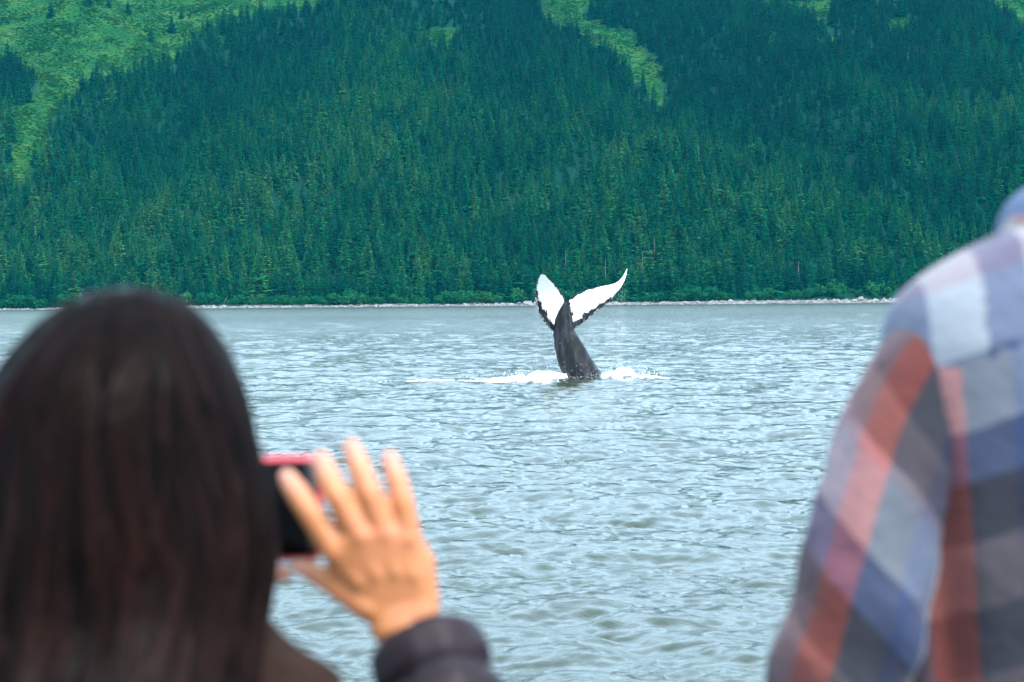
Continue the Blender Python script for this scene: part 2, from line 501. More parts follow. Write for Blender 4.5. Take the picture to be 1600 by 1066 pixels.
def instancer(name, protos, pts, idx, rot, scl, label, cat=None, stand_shade=None):
    """one object: the given meshes repeated on points with a geometry node tree"""
    src = bpy.data.collections.new(name + '_source')
    for k, me in enumerate(protos):
        o = bpy.data.objects.new('%s_source_%02d' % (name, k), me)
        src.objects.link(o)
    me = make_mesh(name, pts, attrs={'idx': idx, 'rot': rot, 'scl': scl, 'stand_shade': np.zeros(len(pts)) if stand_shade is None else stand_shade})
    o = mobj(name, me)
    ng = bpy.data.node_groups.new(name, 'GeometryNodeTree')
    ng.interface.new_socket('Geometry', in_out='INPUT', socket_type='NodeSocketGeometry')
    ng.interface.new_socket('Geometry', in_out='OUTPUT', socket_type='NodeSocketGeometry')
    n, l = ng.nodes, ng.links
    gi = n.new('NodeGroupInput'); go = n.new('NodeGroupOutput')
    iop = n.new('GeometryNodeInstanceOnPoints'); ci = n.new('GeometryNodeCollectionInfo')
    ci.inputs['Collection'].default_value = src
    ci.inputs['Separate Children'].default_value = True
    ci.inputs['Reset Children'].default_value = True
    def at(nm, ty):
        a = n.new('GeometryNodeInputNamedAttribute'); a.data_type = ty; a.inputs['Name'].default_value = nm
        return a.outputs['Attribute']
    l.new(gi.outputs[0], iop.inputs['Points']); l.new(ci.outputs[0], iop.inputs['Instance'])
    iop.inputs['Pick Instance'].default_value = True
    f2i = n.new('FunctionNodeFloatToInt'); l.new(at('idx', 'FLOAT'), f2i.inputs[0]); l.new(f2i.outputs[0], iop.inputs['Instance Index'])
    e2r = n.new('FunctionNodeEulerToRotation'); l.new(at('rot', 'FLOAT_VECTOR'), e2r.inputs[0]); l.new(e2r.outputs[0], iop.inputs['Rotation'])
    l.new(at('scl', 'FLOAT_VECTOR'), iop.inputs['Scale'])
    l.new(iop.outputs[0], go.inputs[0])
    md = o.modifiers.new('scatter', 'NODES'); md.node_group = ng
    tag(o, label, cat, kind='stuff')
    return o

def jitter(x0, x1, y0, y1, step, g):
    gx, gy = np.meshgrid(np.arange(x0, x1, step), np.arange(y0, y1, step))
    gx = gx + g.uniform(-.48, .48, gx.shape) * step; gy = gy + g.uniform(-.48, .48, gy.shape) * step
    return gx.ravel(), gy.ravel()

g = np.random.default_rng(5)
fx, fy = jitter(-1250, 1250, SHORE + 5, SHORE + 1250, 8.7, g)
v = fy - shore_y(fx)
keep = (v > 30) & (np.abs(fx) < .2118 * fy * 1.25 + 150)
fx, fy = fx[keep], fy[keep]
fz = ground(fx, fy)
keep = ~meadow(fx, fy, fz)
dens = fbm(fx / 26., fy / 40., 3, 33)
keep &= g.random(len(fx)) < np.clip(1.0 + .4 * dens, .86, 1)
fx, fy, fz = fx[keep], fy[keep], fz[keep]
fv = fy - shore_y(fx)
N = len(fx)
hs_ = (1.04 - .22 * np.clip(fv / 900, 0, 1)) * (1 + .22 * g.normal(size=N)).clip(.5, 1.5) * (1 + .16 * fbm(fx / 45., fy / 60., 3, 44))
wd_ = 1.28 * hs_ * (1 + .14 * g.normal(size=N)).clip(.7, 1.35)
fidx = g.integers(0, len(CONIFERS), N).astype(float)
gd_, gf_ = gully(fx, fy)
# ridge light painted into tree colour: spur paler, heights and hollow darker, stands vary
stand_shade = .20 * np.exp(-((fv - 330) / 260) ** 2) * np.where(gd_ < 0, 1, .35) - .16 * np.clip((fv - 480) / 300, 0, 1) - .16 * np.exp(-((gd_ - 120) / 110) ** 2) * gf_ + .26 * fbm(fx / 130., fy / 190., 3, 66) + .12 * fbm(fx / 300., fy / 420., 2, 67) + .02
frot = np.stack([g.normal(size=N) * .025, g.normal(size=N) * .025, g.random(N) * 6.28], -1)

# the 300 foremost trees in view are single objects, the rest of the wood is one mass
ppx, ppy = project(np.stack([fx, fy, fz], -1))
inview = (ppx > 8) & (ppx < 1385) & ~((ppx > 100) & (ppx < 285))
order = np.argsort(np.where(inview, fv, 1e9))
front = order[:285]
mask = np.ones(N, bool); mask[front] = False
KINDS = ['tall blue green spruce', 'narrow dark green spruce', 'broad dark green hemlock', 'ragged narrow spruce', 'short green conifer', 'wide tall hemlock']
first = {}
for i in front:
    k = int(fidx[i])
    nm = 'conifer_tree'
    o = empty(nm, (fx[i], fy[i], fz[i] - .3))
    o.rotation_euler = frot[i]; o.scale = (wd_[i], wd_[i], hs_[i])
    tag(o, 'green conifer in the foremost rows of the wood behind the shore bushes', 'tree', 'conifers in the foremost rows above the shore')
    mobj('trunk', CONIFERS[k][0], o); mobj('crown', CONIFERS[k][1], o)
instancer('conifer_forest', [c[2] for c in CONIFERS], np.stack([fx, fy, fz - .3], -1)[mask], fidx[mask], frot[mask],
          np.stack([wd_, wd_, hs_], -1)[mask], 'dense dark conifer forest covering the hillside', stand_shade=stand_shade[mask])

# single spruces that stand alone in the bright meadow
LONE = [(80, 26, 'lone dark spruce at the top left of the high meadow'), (137, 8, 'dark spruce at the top edge of the meadow, second from the left corner'),
        (283, 30, 'dark spruce standing at the top right of the open meadow'), (236, 66, 'dark spruce in mid meadow beside the forest edge'),
        (268, 52, 'slim dark spruce between the mid meadow spruce and the forest edge'), (170, 12, 'dark spruce near the top edge of the meadow among two others'),
        (200, 22, 'small spruce low in the meadow below the top edge row')]
def ray_ground(px, py):
    d = (P(px, py, 1.0) - CAM)
    s = np.arange(1900, 4000, 2.)
    pts = np.array(CAM)[None] + s[:, None] * np.array(d)[None]
    hit = np.nonzero(pts[:, 2] < ground(pts[:, 0], pts[:, 1]))[0]
    return pts[hit[0]] if len(hit) else pts[-1]
for n_, (px, py, lab) in enumerate(LONE):
    p = ray_ground(px, py)
    k = (n_ * 2) % 6
    o = empty('spruce_tree', (p[0], p[1], ground(p[0], p[1]) - .3))
    s = .8 + .15 * math.sin(n_ * 2.1)
    o.scale = (s * 1.7, s * 1.7, s * 1.05); o.rotation_euler = (0, 0, n_ * 1.7)
    tag(o, lab, 'tree', 'spruces standing alone in the high meadow')
    mobj('trunk', CONIFERS[k][0], o); mobj('crown', CONIFERS[k][1], o)

# pale dead snags
def snag_mesh(seed, H):
    g = np.random.default_rng(seed)
    tv, tq = trunk_geo(H, .42, .10, 6, 5, .02)
    V = [tv]; Q = [tq]; off = len(tv)
    for k in range(26):
        s = .25 + .72 * g.random(); az = g.random() * 6.28; L = (1.3 + 1.6 * g.random()) * (1.1 - s) * 1.6
        d = np.array([math.cos(az), math.sin(az), -.15 + .3 * g.random()]); sv = np.array([-d[1], d[0], 0]) * .10
        up = np.array([0, 0, .10]); p = np.array([.02 * s * s * H, 0, s * H])
        vv = np.array([p + sv, p + up, p - sv, p - up, p + d * L + sv * .3, p + d * L + up * .3, p + d * L - sv * .3, p + d * L - up * .3])
        Q.append(np.array([[0, 1, 5, 4], [1, 2, 6, 5], [2, 3, 7, 6], [3, 0, 4, 7]]) + off); V.append(vv); off += 8
    return make_mesh('snag', np.concatenate(V), np.concatenate(Q), smooth=False, mats=[DEAD])
SN = [snag_mesh(70 + k, h) for k, h in enumerate((21, 17, 24))]
SNAGS = [(71, 252, 'pale dead snag beside the bright gully at the left of the wood'), (303, 252, 'pale dead snag in the middle of the left hand wood'),
         (196, 352, 'short pale dead snag low on the left slope, above the hair of the woman'), (56, 388, 'thin pale dead snag near the left edge, low in the wood'),
         (871, 440, 'pale dead snag rising just above the left whale fluke'), (884, 436, 'second pale dead snag directly between the two whale flukes'),
         (946, 436, 'pale dead snag behind the right whale fluke'), (1248, 440, 'pale dead snag low in the wood well right of the whale'),
         (1003, 430, 'pale dead snag just right of the right fluke tip'), (1022, 412, 'reddish grey dead snag higher up the slope right of the whale'),
         (1418, 102, 'grey dead snag high on the right hand slope'), (1092, 270, 'grey dead snag below the foot of the bright gully')]
for n_, (px, py, lab) in enumerate(SNAGS):
    p = ray_ground(px, py)
    o = mobj('dead_snag', SN[n_ % 3])
    o.location = (p[0], p[1] - 3, ground(p[0], p[1] - 3) - .2); o.rotation_euler = (0, .03 * math.sin(n_), n_ * 2.2)
    o.scale = (.75, .75, .95 + .12 * math.sin(n_ * 3.))
    tag(o, lab, 'dead tree', 'pale dead snags in the wood')

# broadleaf bushes along the shore
BUSH = []
for k in range(4):
    g2 = np.random.default_rng(90 + k)
    lob = [(g2.uniform(-3, 3), g2.uniform(-2, 2), g2.uniform(1.2, 4.2), g2.uniform(1.6, 2.7)) for _ in range(7)]
    cv, ct, ca = leafy_crown(k, lob, 620, .42, .0)
    st = [trunk_geo(3.2, .12, .04, 5, 2, lean) for lean in (.25, -.2, .05)]
    BUSH.append((joined('stem', [(a, b, None, None, BARK) for a, b in st]), joined('foliage', [(cv, None, ct, ca, LEAVES)])))
g = np.random.default_rng(8)
bx = np.concatenate([np.arange(-440, 470, 9.5) + g.uniform(-4, 4, 96), np.arange(-440, 470, 13.) + g.uniform(-6, 6, 70)])
row = np.concatenate([np.zeros(96), np.ones(70)])
for x, rw in zip(bx, row):
    if g.random() < .14: continue
    y = float(shore_y(np.array(x))) + 18 + rw * 9 + g.uniform(-2, 4)
    pp = project(np.array([[x, y, 3.0]]))[0][0]
    if pp < -10 or pp > 1400: continue
    k = int(g.integers(0, 4))
    o = empty('shore_bush', (x, y, float(ground(x, y)) - .3))
    s = g.uniform(.8, 2.0)
    o.scale = (s * 1.05, s, s * g.uniform(.8, 1.2)); o.rotation_euler = (0, 0, g.random() * 6.28)
    tag(o, 'bright green leafy bush in the row just behind the pale shore rocks', 'bush', 'leafy bushes along the far shore')
    mobj('stem', BUSH[k][0], o); mobj('foliage', BUSH[k][1], o)

# meadow brush
lob = [(0, 0, .2, 1.0), (.9, .3, .2, .8), (-.7, .5, .1, .8)]
brush = []
for k in range(3):
    cv, ct, ca = leafy_crown(130 + k, lob, 70, .32, -.2)
    brush.append(joined('brush', [(cv, None, ct, ca, BRUSH)]))
mx, my = jitter(-900, 900, SHORE + 300, SHORE + 1500, 3.0, g)
keep = (np.abs(mx) < .2118 * my * 1.06 + 40)
mx, my = mx[keep], my[keep]; mz = ground(mx, my)
keep = meadow(mx, my, mz) & (g.random(len(mx)) < .85)
mx, my, mz = mx[keep], my[keep], mz[keep]; N = len(mx)
s = g.uniform(.6, 1.3, N) * (1 + .5 * fbm(mx / 18., my / 18., 3, 55)).clip(.5, 1.8)
instancer('meadow_brush', brush, np.stack([mx, my, mz], -1), g.integers(0, 3, N).astype(float),
          np.stack([np.zeros(N), np.zeros(N), g.random(N) * 6.28], -1), np.stack([s * 1.3, s * 1.3, s * g.uniform(.4, .9, N)], -1),
          'low bright green brush covering the open meadow strips')

# shore rocks and driftwood
t = NT('rock'); n_ = t.tex(1.1, 6, .65, t.coord())
oi = t.new('ShaderNodeObjectInfo').outputs['Random']
t.setb(Base_Color=t.mix(oi, t.mix(n_, (.07, .07, .07), (.20, .19, .19)), t.mix(n_, (.14, .135, .13), (.33, .32, .30))), Roughness=.9, Normal=t.bump(n_, .6, .3)); ROCK = t.m
def rock_mesh(seed, sub=2):
    bm = bmesh.new(); bmesh.ops.create_icosphere(bm, subdivisions=sub, radius=1.0)
    for vv in bm.verts:
        k = mnoise.noise(vv.co * 1.3 + Vector((seed * 3.1, seed, 0))) * .45 + mnoise.noise(vv.co * 3 + Vector((seed, 0, 0))) * .18
        vv.co *= 1 + k; vv.co.z *= .72
    me = bpy.data.meshes.new('rock'); bm.to_mesh(me); bm.free(); me.materials.append(ROCK)
    return me
ROCKS = [rock_mesh(k, 2) for k in range(4)]; RSMALL = [rock_mesh(k + 9, 1) for k in range(4)]
n = 5200
rx = g.uniform(-620, 620, n); ry = shore_y(rx) + g.beta(1.6, 2.2, n) * 19 - .5
rs = g.gamma(2.2, .26, n).clip(.15, 1.5)
instancer('shore_rocks', RSMALL, np.stack([rx, ry, ground(rx, ry) + .1 * rs], -1), g.integers(0, 4, n).astype(float),
          g.uniform(0, 6.28, (n, 3)) * [.1, .1, 1], np.stack([rs * 1.3, rs * 1.1, rs], -1), 'pale rocks and stones strewn along the waterline')
BOULDERS = [(826, 3.0, 'large grey boulder on the shore just left of the whale flukes'), (812, 1.9, None), (800, 1.7, None), (786, 1.5, None), (776, 1.8, None), (764, 1.4, None), (742, 1.5, None), (728, 1.6, None), (700, 1.4, None),
            (1348, 2.6, 'large grey boulder on the shore beside the plaid shoulder'), (1336, 1.7, None), (1128, 1.6, None), (1142, 1.9, None), (1310, 1.5, None), (1090, 1.4, None), (962, 1.9, None), (968, 1.4, None), (478, 1.4, None), (548, 1.5, None), (336, 1.7, None), (352, 1.3, None), (590, 1.6, None), (612, 1.4, None), (840, 2.4, None)]
for k, (px, s, lab) in enumerate(BOULDERS):
    x = (px - 800) / F * 1908; y = float(shore_y(np.array(x))) + 9 + 3 * math.sin(k * 2.3)
    o = mobj('boulder', ROCKS[k % 4]); o.location = (x, y, float(ground(x, y)) + .35 * s); o.scale = (s * 1.5, s, s * 1.05); o.rotation_euler = (0, 0, k * 1.9)
    tag(o, lab or 'pale boulder lying among the stones of the far shore', 'boulder', None if lab else 'boulders on the far shore')
def log_mesh(L, r):
    v, q = trunk_geo(L, r, r * .6, 7, 5, .02)
    return make_mesh('log', v[:, [2, 1, 0]], q[:, ::-1], mats=[DEAD])
LOGS = [log_mesh(9, .45), log_mesh(13, .5)]
for k, px in enumerate((345, 420, 455, 520, 575, 640, 668, 990, 1020, 1058, 1075, 1110, 1165, 1205, 1240, 1290)):
    x = (px - 800) / F * 1905; y = float(shore_y(np.array(x))) + 6 + 4 * math.sin(k * 1.3)
    o = mobj('driftwood_log', LOGS[k % 2]); o.location = (x, y, float(ground(x, y)) + .7); o.rotation_euler = (0, .02 * math.sin(k), .25 * math.sin(k * 2.9))
    tag(o, 'bleached driftwood log lying along the far shore', 'log', 'driftwood logs on the far shore')
t = NT('snag_stump')
o = mobj('fallen_snag', SN[1]); p = P(348, 478, 1912); o.location = (p.x, p.y, 2.5); o.rotation_euler = (0, R(28), 0.4); o.scale = (.5, .5, .5)
tag(o, 'leaning pale dead trunk on the shore right of the dark haired head', 'dead tree')


# ------------------------------------------------------------------ whale tail
WD = 69.0
def W(px, py, dy=0.0):
    """point of the whale: photograph pixel at the whale's distance, dy metres deeper"""
    return np.array(P(px, py, WD + dy))
def curve(pts, n):
    pts = np.array(pts, float)
    s = np.concatenate([[0], np.cumsum(np.linalg.norm(np.diff(pts, axis=0), axis=1))]); s /= s[-1]
    u = np.linspace(0, 1, n)
    # smooth Catmull-Rom through the points
    m = np.gradient(pts, s, axis=0)
    k = np.clip(np.searchsorted(s, u, 'right') - 1, 0, len(s) - 2)
    h = (s[k + 1] - s[k]); w = ((u - s[k]) / h)[:, None]; h = h[:, None]
    return ((2 * w**3 - 3 * w**2 + 1) * pts[k] + (w**3 - 2 * w**2 + w) * h * m[k] + (-2 * w**3 + 3 * w**2) * pts[k + 1] + (w**3 - w**2) * h * m[k + 1])

def fluke(lead, trail, deep, thick, camber):
    ns, nc = 70, 30
    L = curve(lead, ns); T = curve(trail, ns)
    s = np.linspace(0, 1, ns)
    dep = np.interp(s, *zip(*deep))
    Lp = np.array([W(a, b, d) for (a, b), d in zip(L, dep)]); Tp = np.array([W(a, b, d + .12 * (1 - q)) for (a, b), d, q in zip(T, dep, s)])
    # the hind edge of a fluke is lightly scalloped
    c = np.linspace(0, 1, nc)
    mid = Lp[:, None] * (1 - c)[None, :, None] + Tp[:, None] * c[None, :, None]
    du = np.gradient(mid, axis=0); dv = np.gradient(mid, axis=1)
    nrm = np.cross(du, dv); nrm /= np.linalg.norm(nrm, axis=-1, keepdims=True) + 1e-9
    nrm = np.where((nrm @ np.array(fwd))[..., None] > 0, -nrm, nrm)          # towards the boat
    nrm = nrm * 0 + nrm.mean((0, 1)); nrm /= np.linalg.norm(nrm, axis=-1, keepdims=True)
    th = (thick * (1 - s) ** .7 + .016)[:, None] * (np.sqrt(np.clip(c, 0, 1)) * (1 - c) ** .75 * 1.7 + .10)[None]
    bow = camber * np.sin(np.pi * c)[None] * (1 - s[:, None]) 
    mid = mid - nrm * bow[..., None]
    front = mid + nrm * th[..., None]; back = mid - nrm * th[..., None]
    n = ns * nc
    V = np.concatenate([front.reshape(-1, 3), back.reshape(-1, 3)])
    q = grid_quads(ns, nc)
    def strip(a, b): return np.stack([a[:-1], a[1:], b[1:], b[:-1]], -1)
    e = np.arange(ns)
    lead_i = e * nc; trail_i = e * nc + nc - 1
    Q = np.concatenate([q, q[:, ::-1] + n, strip(lead_i, lead_i + n), strip(trail_i + n, trail_i),
                        strip(np.arange(nc) + (ns - 1) * nc, np.arange(nc) + (ns - 1) * nc + n), strip(np.arange(nc) + n, np.arange(nc))])
    S = np.repeat(s, nc); C = np.tile(c, ns)
    info = np.concatenate([np.stack([S, C, np.ones(n)], -1), np.stack([S, C, np.zeros(n)], -1)])
    return V, Q, info

RL = [(884, 522), (893, 517), (906, 508), (928.6, 490), (951, 472), (968, 454), (977, 436), (981, 418)]
RT = [(880, 478), (884, 473), (893, 465), (915, 453), (942, 446), (964, 440.5), (974, 430), (980.5, 417)]
LL = [(872, 522), (861, 516), (850, 503), (841, 488), (836.3, 466), (837.5, 445), (842, 433), (847, 426)]
LT = [(886, 480), (883.5, 471), (880.5, 461), (872, 449.5), (864, 440.5), (857, 434), (851, 428.5), (847.5, 426)]
f1 = fluke(RL, RT, [(0, 0), (.5, .10), (1, .55)], .085, .05)
f2 = fluke(LL, LT, [(0, 0), (.5, -.35), (1, -.95)], .085, .05)
def stock():
    sec = [  # py, left px, right px, half depth
        (690, 905, 985, .62), (640, 897, 966, .58), (612, 890.5, 949, .52), (598, 887, 942, .50), (589, 881.5, 940, .47), (578, 875, 935, .44), (562, 869.5, 925, .39), (544, 866, 915, .33),
        (528, 864, 905, .28), (517, 863.5, 898, .24), (505, 865.5, 894, .21), (494, 868, 892, .17), (484, 873, 889, .12), (474, 880, 886.5, .06)]
    sec = curve(sec, 90); n = 56
    V = []; I = []
    for k, (py, l, r, dp) in enumerate(sec):
        c = (l + r) / 2; w = (r - l) / 2
        bump = 0
        for j in range(n):
            a = j / n * 2 * math.pi
            ca, sa = math.cos(a), math.sin(a)
            # keel: the left (belly) edge is pinched, the right (back) edge rounder
            pw = 1.0 if ca > 0 else 1.35
            y = -dp * np.sign(sa) * abs(sa) ** pw
            knob = 1 + .05 * math.exp(-((py - 581) / 5) ** 2) * max(0, ca) ** 3 + .025 * math.exp(-((py - 566) / 4) ** 2) * max(0, ca) ** 3
            V.append(W(c + w * ca * knob, py, y * -1 if False else y)); I.append((py, ca, sa))
    q = grid_quads(90, n, True)
    V = np.array(V); I = np.array(I)
    cap0 = V[:n].mean(0); cap1 = V[-n:].mean(0)
    m = len(V)
    V = np.concatenate([V, [cap0, cap1]]); I = np.concatenate([I, [(690, 0, 0), (474, 0, 0)]])
    t = [(m, (j + 1) % n, j) for j in range(n)] + [(m + 1, m - n + j, m - n + (j + 1) % n) for j in range(n)]
    return V, q, np.array(t), I
sv, sq, st, si = stock()

def remeshed(name, pieces, voxel, smooth_it, fac=.5):
    """pieces (verts, quads, tris) melted into ONE continuous skin"""
    vs = []; qs = []; ts = []; off = 0
    for v, q, tr in pieces:
        vs.append(v)
        if q is not None and len(q): qs.append(np.asarray(q) + off)
        if tr is not None and len(tr): ts.append(np.asarray(tr) + off)
        off += len(v)
    me = make_mesh(name + '_raw', np.concatenate(vs), np.concatenate(qs) if qs else None, np.concatenate(ts) if ts else None)
    bm = bmesh.new(); bm.from_mesh(me); bmesh.ops.recalc_face_normals(bm, faces=bm.faces); bm.to_mesh(me); bm.free()
    o = mobj(name + '_raw', me)
    md = o.modifiers.new('r', 'REMESH'); md.mode = 'VOXEL'; md.voxel_size = voxel; md.adaptivity = 0
    if smooth_it:
        m2 = o.modifiers.new('s', 'SMOOTH'); m2.factor = fac; m2.iterations = smooth_it
    dg = bpy.context.evaluated_depsgraph_get()
    out = bpy.data.meshes.new_from_object(o.evaluated_get(dg))
    bpy.data.objects.remove(o); bpy.data.meshes.remove(me)
    out.name = name
    out.polygons.foreach_set('use_smooth', np.ones(len(out.polygons), bool))
    return out
wm = remeshed('whale', [(f1[0], f1[1], None), (f2[0], f2[1], None), (sv, sq, st)], .0155, 2)
co = np.empty(len(wm.vertices) * 3, np.float32); wm.vertices.foreach_get('co', co); co = co.reshape(-1, 3)
# skin pattern: 'white' grows towards the middle of the belly side of each fluke; 'scar' marks the barnacled edges
src_p = np.concatenate([f1[0], f2[0], sv])
sF = np.concatenate([f1[2], f2[2]]); 
white_src = np.concatenate([np.minimum.reduce([(sF[:, 1] - .17 * (1 - .75 * np.clip((sF[:, 0] - .35) / .4, 0, 1))) * 3.2, (.962 - sF[:, 1]) * 8, (sF[:, 0] - .085) * 7, (1.0 - sF[:, 0]) * 6]) * 1.0 - (1 - sF[:, 2]) * 8, np.full(len(sv), -3.)])
scar_f = np.maximum(np.exp(-(sF[:, 1] / .12) ** 2), np.exp(-((1 - sF[:, 1]) / .06) ** 2) * .55) * np.where(sF[:, 2] > .5, 1, .7)
scar_s = np.exp(-((si[:, 1] + 1.0) / .12) ** 2) * np.clip((610 - si[:, 0]) / 30, 0, 1) + .22 * np.exp(-((si[:, 0] - 510) / 12) ** 2) 
scar_src = np.concatenate([scar_f, scar_s])
kd = KDTree(len(src_p))
for i, p in enumerate(src_p): kd.insert(p, i)
kd.balance()
wv = np.empty(len(co)); sc_v = np.empty(len(co))
for i, p in enumerate(co):
    hits = kd.find_n(p, 4)
    ww = np.array([1 / (h[2] + .004) for h in hits]); ww /= ww.sum()
    ids = [h[1] for h in hits]
    wv[i] = (white_src[ids] * ww).sum(); sc_v[i] = (scar_src[ids] * ww).sum()
for nm, arr in (('white', wv), ('scar', sc_v)):
    a = wm.attributes.new(nm, 'FLOAT', 'POINT'); a.data.foreach_set('value', arr.astype(np.float32))
t = NT('whale_skin')
ob = t.geo()
nz = t.tex(9., 6, .68, t.mapping(ob, (1, 1, .6))); nf = t.tex(34., 5, .7, ob); nb_ = t.tex(3.2, 4, .6, t.mapping(ob, (1, 1, .5)))
wf = t.math('ADD', t.attr('white'), t.math('MULTIPLY', t.math('SUBTRACT', nz, .5), 1.5))
wmask = t.maprange(wf, .10, .26)
specks = t.maprange(t.math('ADD', t.math('MULTIPLY', t.attr('scar'), .25), t.math('ADD', t.math('MULTIPLY', nf, .55), t.math('MULTIPLY', nz, .45))), .74, .80)
few = t.math('MAXIMUM', t.maprange(t.tex(14., 2, .5, ob), .72, .75), t.maprange(t.tex(1., 3, .6, t.mapping(ob, (26, 26, 5), (0, .5, 0))), .71, .77))
mask = t.math('MAXIMUM', wmask, t.math('MAXIMUM', specks, t.math('MULTIPLY', few, .5)))
dark = t.mix(t.math('MULTIPLY', t.maprange(t.tex(1., 5, .65, t.mapping(ob, (9, 9, 1.6), (0, .45, 0))), .42, .68), t.maprange(nb_, .35, .6)), (.004, .0048, .006), (.042, .047, .056))  # wet sheen painted into the dark skin colour as paler streaks
light = t.mix(t.maprange(t.tex(21., 4, .6, ob), .62, .75), (.80, .80, .79), (.62, .62, .62))
t.setb(Base_Color=t.mix(mask, dark, light), Roughness=t.maprange(nb_, .3, .7, .34, .52), Normal=t.bump(t.math('ADD', nf, t.math('MULTIPLY', specks, 1.2)), .5, .012))
t.b.inputs['Specular IOR Level'].default_value = .16; t.b.inputs['Coat Weight'].default_value = .03; t.b.inputs['Coat Roughness'].default_value = .12
wm.materials.append(t.m)
tag(mobj('whale', wm), 'black whale tail with white undersides raised out of foaming water', 'whale')

# ------------------------------------------------------------------ foam, splash and falling water round the tail
t = NT('foam_white')
t.setb(Base_Color=t.mix(t.tex(6., 5, .65, t.geo()), (.72, .75, .76), (.92, .93, .93)), Roughness=.7, Normal=t.bump(t.tex(22., 4, .7, t.geo()), .6, .03)); FOAM = t.m
t = NT('foam_wash'); gp = t.geo()
n_ = t.tex(5., 6, .7, t.mapping(gp, (1, .5, 1)))
t.setb(Base_Color=t.mix(t.tex(6., 5, .65, gp), (.70, .74, .75), (.88, .90, .90)), Roughness=.7, Normal=t.bump(n_, .6, .05),
       Alpha=t.maprange(t.math('ADD', t.attr('cover'), t.math('MULTIPLY', t.math('SUBTRACT', n_, .5), 1.7)), .02, .75)); WASH = t.m
def foam_patch():
    base = W(915, 600)
    cx, cy = base[0], base[1]
    gx = np.arange(-6.4, 3.0, .030); gy = np.arange(-4.2, 3.6, .07)
    X, Y = np.meshgrid(gx, gy)
    # thickness of the foam belt along x: wide wash on the left with a long thin tail, narrow lump on the right
    l = np.clip((X + 5.9) / 5.2, 0, 1)
    mid = np.where(X < 0, -2.2 + 2.1 * l ** .8 - .2 * np.sin(X * 1.4), -.15 + .05 * X)
    half = np.where(X < -.3, .85 + 1.7 * np.clip((X + 4.4) / 2.6, 0, 1) ** 1.3 * np.clip((.4 - X) / 1.0, 0, 1) ** .35, 1.05 * np.clip((2.6 - X) / 2.4, 0, 1) ** .8)
    d = 1 - np.abs(Y - mid) / np.maximum(half, .05)
    n = fbm(X * 2.2, Y * .9, 5, 61) * .75 + .35 * fbm(X * 9, Y * 4, 3, 62)
    m = d + n * .9 - np.clip((-X - 3.6) / 2.2, 0, 1) * .12
    m = m - .8 * np.clip((-X - 4.9) / .9, 0, 1)
    m = m - 1.6 * np.exp(-((X + .02) / .42) ** 4) * np.clip((-.02 - Y) / .25, 0, 1)      # clear water in front of the tail
    hgt = np.clip(m, 0, 1) ** .8 * (.05 + .23 * np.clip((X + 3.6) / 2.4, 0, 1) * np.clip((2.7 - X) / 1.3, 0, 1)) * (.40 + .45 * np.abs(fbm(X * 3, Y * 1.2, 4, 63)))
    hgt *= np.clip((m - .05) / .22, 0, 1) ** .7
    hgt += .10 * np.clip((m - .05) / .25, 0, 1) * np.exp(-((X - 1.15) / .55) ** 2) * np.clip(m, 0, 1)
    s, dx, dy = sea(X + cx, Y + cy)
    V = np.stack([X + cx + dx, Y + cy + dy, s + hgt + np.clip((m - .12) / .06, -1, 1) * .022], -1).reshape(-1, 3)
    q = grid_quads(*X.shape)
    keep = (m.ravel()[q] > .06).all(1)
    q = q[keep]
    used = np.unique(q); re = np.full(len(V), -1); re[used] = np.arange(len(used))
    return V[used], re[q], m.ravel()[used]
fv_, fq_, fm_ = foam_patch()
tag(mobj('foam', make_mesh('foam', fv_, fq_, mats=[WASH], attrs={'cover': fm_})), 'white foam churned up around the base of the whale tail', kind='stuff')
def octa(ps, r, stretch):
    """small drops: octahedra, drawn out downwards"""
    o6 = np.array([(1, 0, 0), (-1, 0, 0), (0, 1, 0), (0, -1, 0), (0, 0, 1), (0, 0, -1)], float)
    tr = np.array([(0, 2, 4), (2, 1, 4), (1, 3, 4), (3, 0, 4), (2, 0, 5), (1, 2, 5), (3, 1, 5), (0, 3, 5)])
    V = ps[:, None] + o6[None] * np.stack([r, r, stretch], -1)[:, None]
    T = tr[None] + (np.arange(len(ps)) * 6)[:, None, None]
    return V.reshape(-1, 3), T.reshape(-1, 3)
g = np.random.default_rng(17)
base = W(915, 600)
n = 2600
u = g.random(n)
sx = np.where(u < .6, g.normal(1.0, .55, n), g.normal(-1.2, .9, n)); sx = np.clip(sx, -3.6, 2.7)
sp = np.stack([base[0] + sx, base[1] - .2 + g.normal(0, .55, n), .05 + g.gamma(1.3, .065, n) * np.where(u < .6, 1.2, .9)], -1)
rr = g.uniform(.002, .007, n) * (1 + (g.random(n) < .08))
v_, t_ = octa(sp, rr, rr * 1.2)
tag(mobj('spray', make_mesh('spray', v_, tris=t_, mats=[FOAM])), 'drops of white spray thrown up over the foam', kind='stuff')
t = NT('falling_drops'); t.setb(Base_Color=(.85, .88, .9), Roughness=.2); t.b.inputs['Alpha'].default_value = .27; DROPS = t.m
pts = []; rad = []; stl = []
def curtain(edge, deep, n, bottom, dens_fn):
    c = curve(edge, 200)
    k = g.integers(0, 200, n); 
    for i in k:
        sft = g.normal(0, 2.2); top = c[i]
        if g.random() > dens_fn(i / 200): continue
        py = top[1] + (bottom - top[1]) * g.random() ** .9
        pts.append(W(top[0] + sft + g.normal(0, .7), py, np.interp(i / 199, (0, 1), deep) + g.normal(0, .06)))
        f = (py - top[1]) / max(1., bottom - top[1])
        rad.append(g.uniform(.0012, .0030)); stl.append(g.uniform(.03, .13) * (.5 + .8 * f))
STREAM = [g.random(40) ** 2.2 for _ in range(2)]
curtain(RL[1:7], (0, .4), 2300, 585, lambda f: .25 + .75 * STREAM[0][int(f * 39)] * (1.3 if f > .45 else .7))
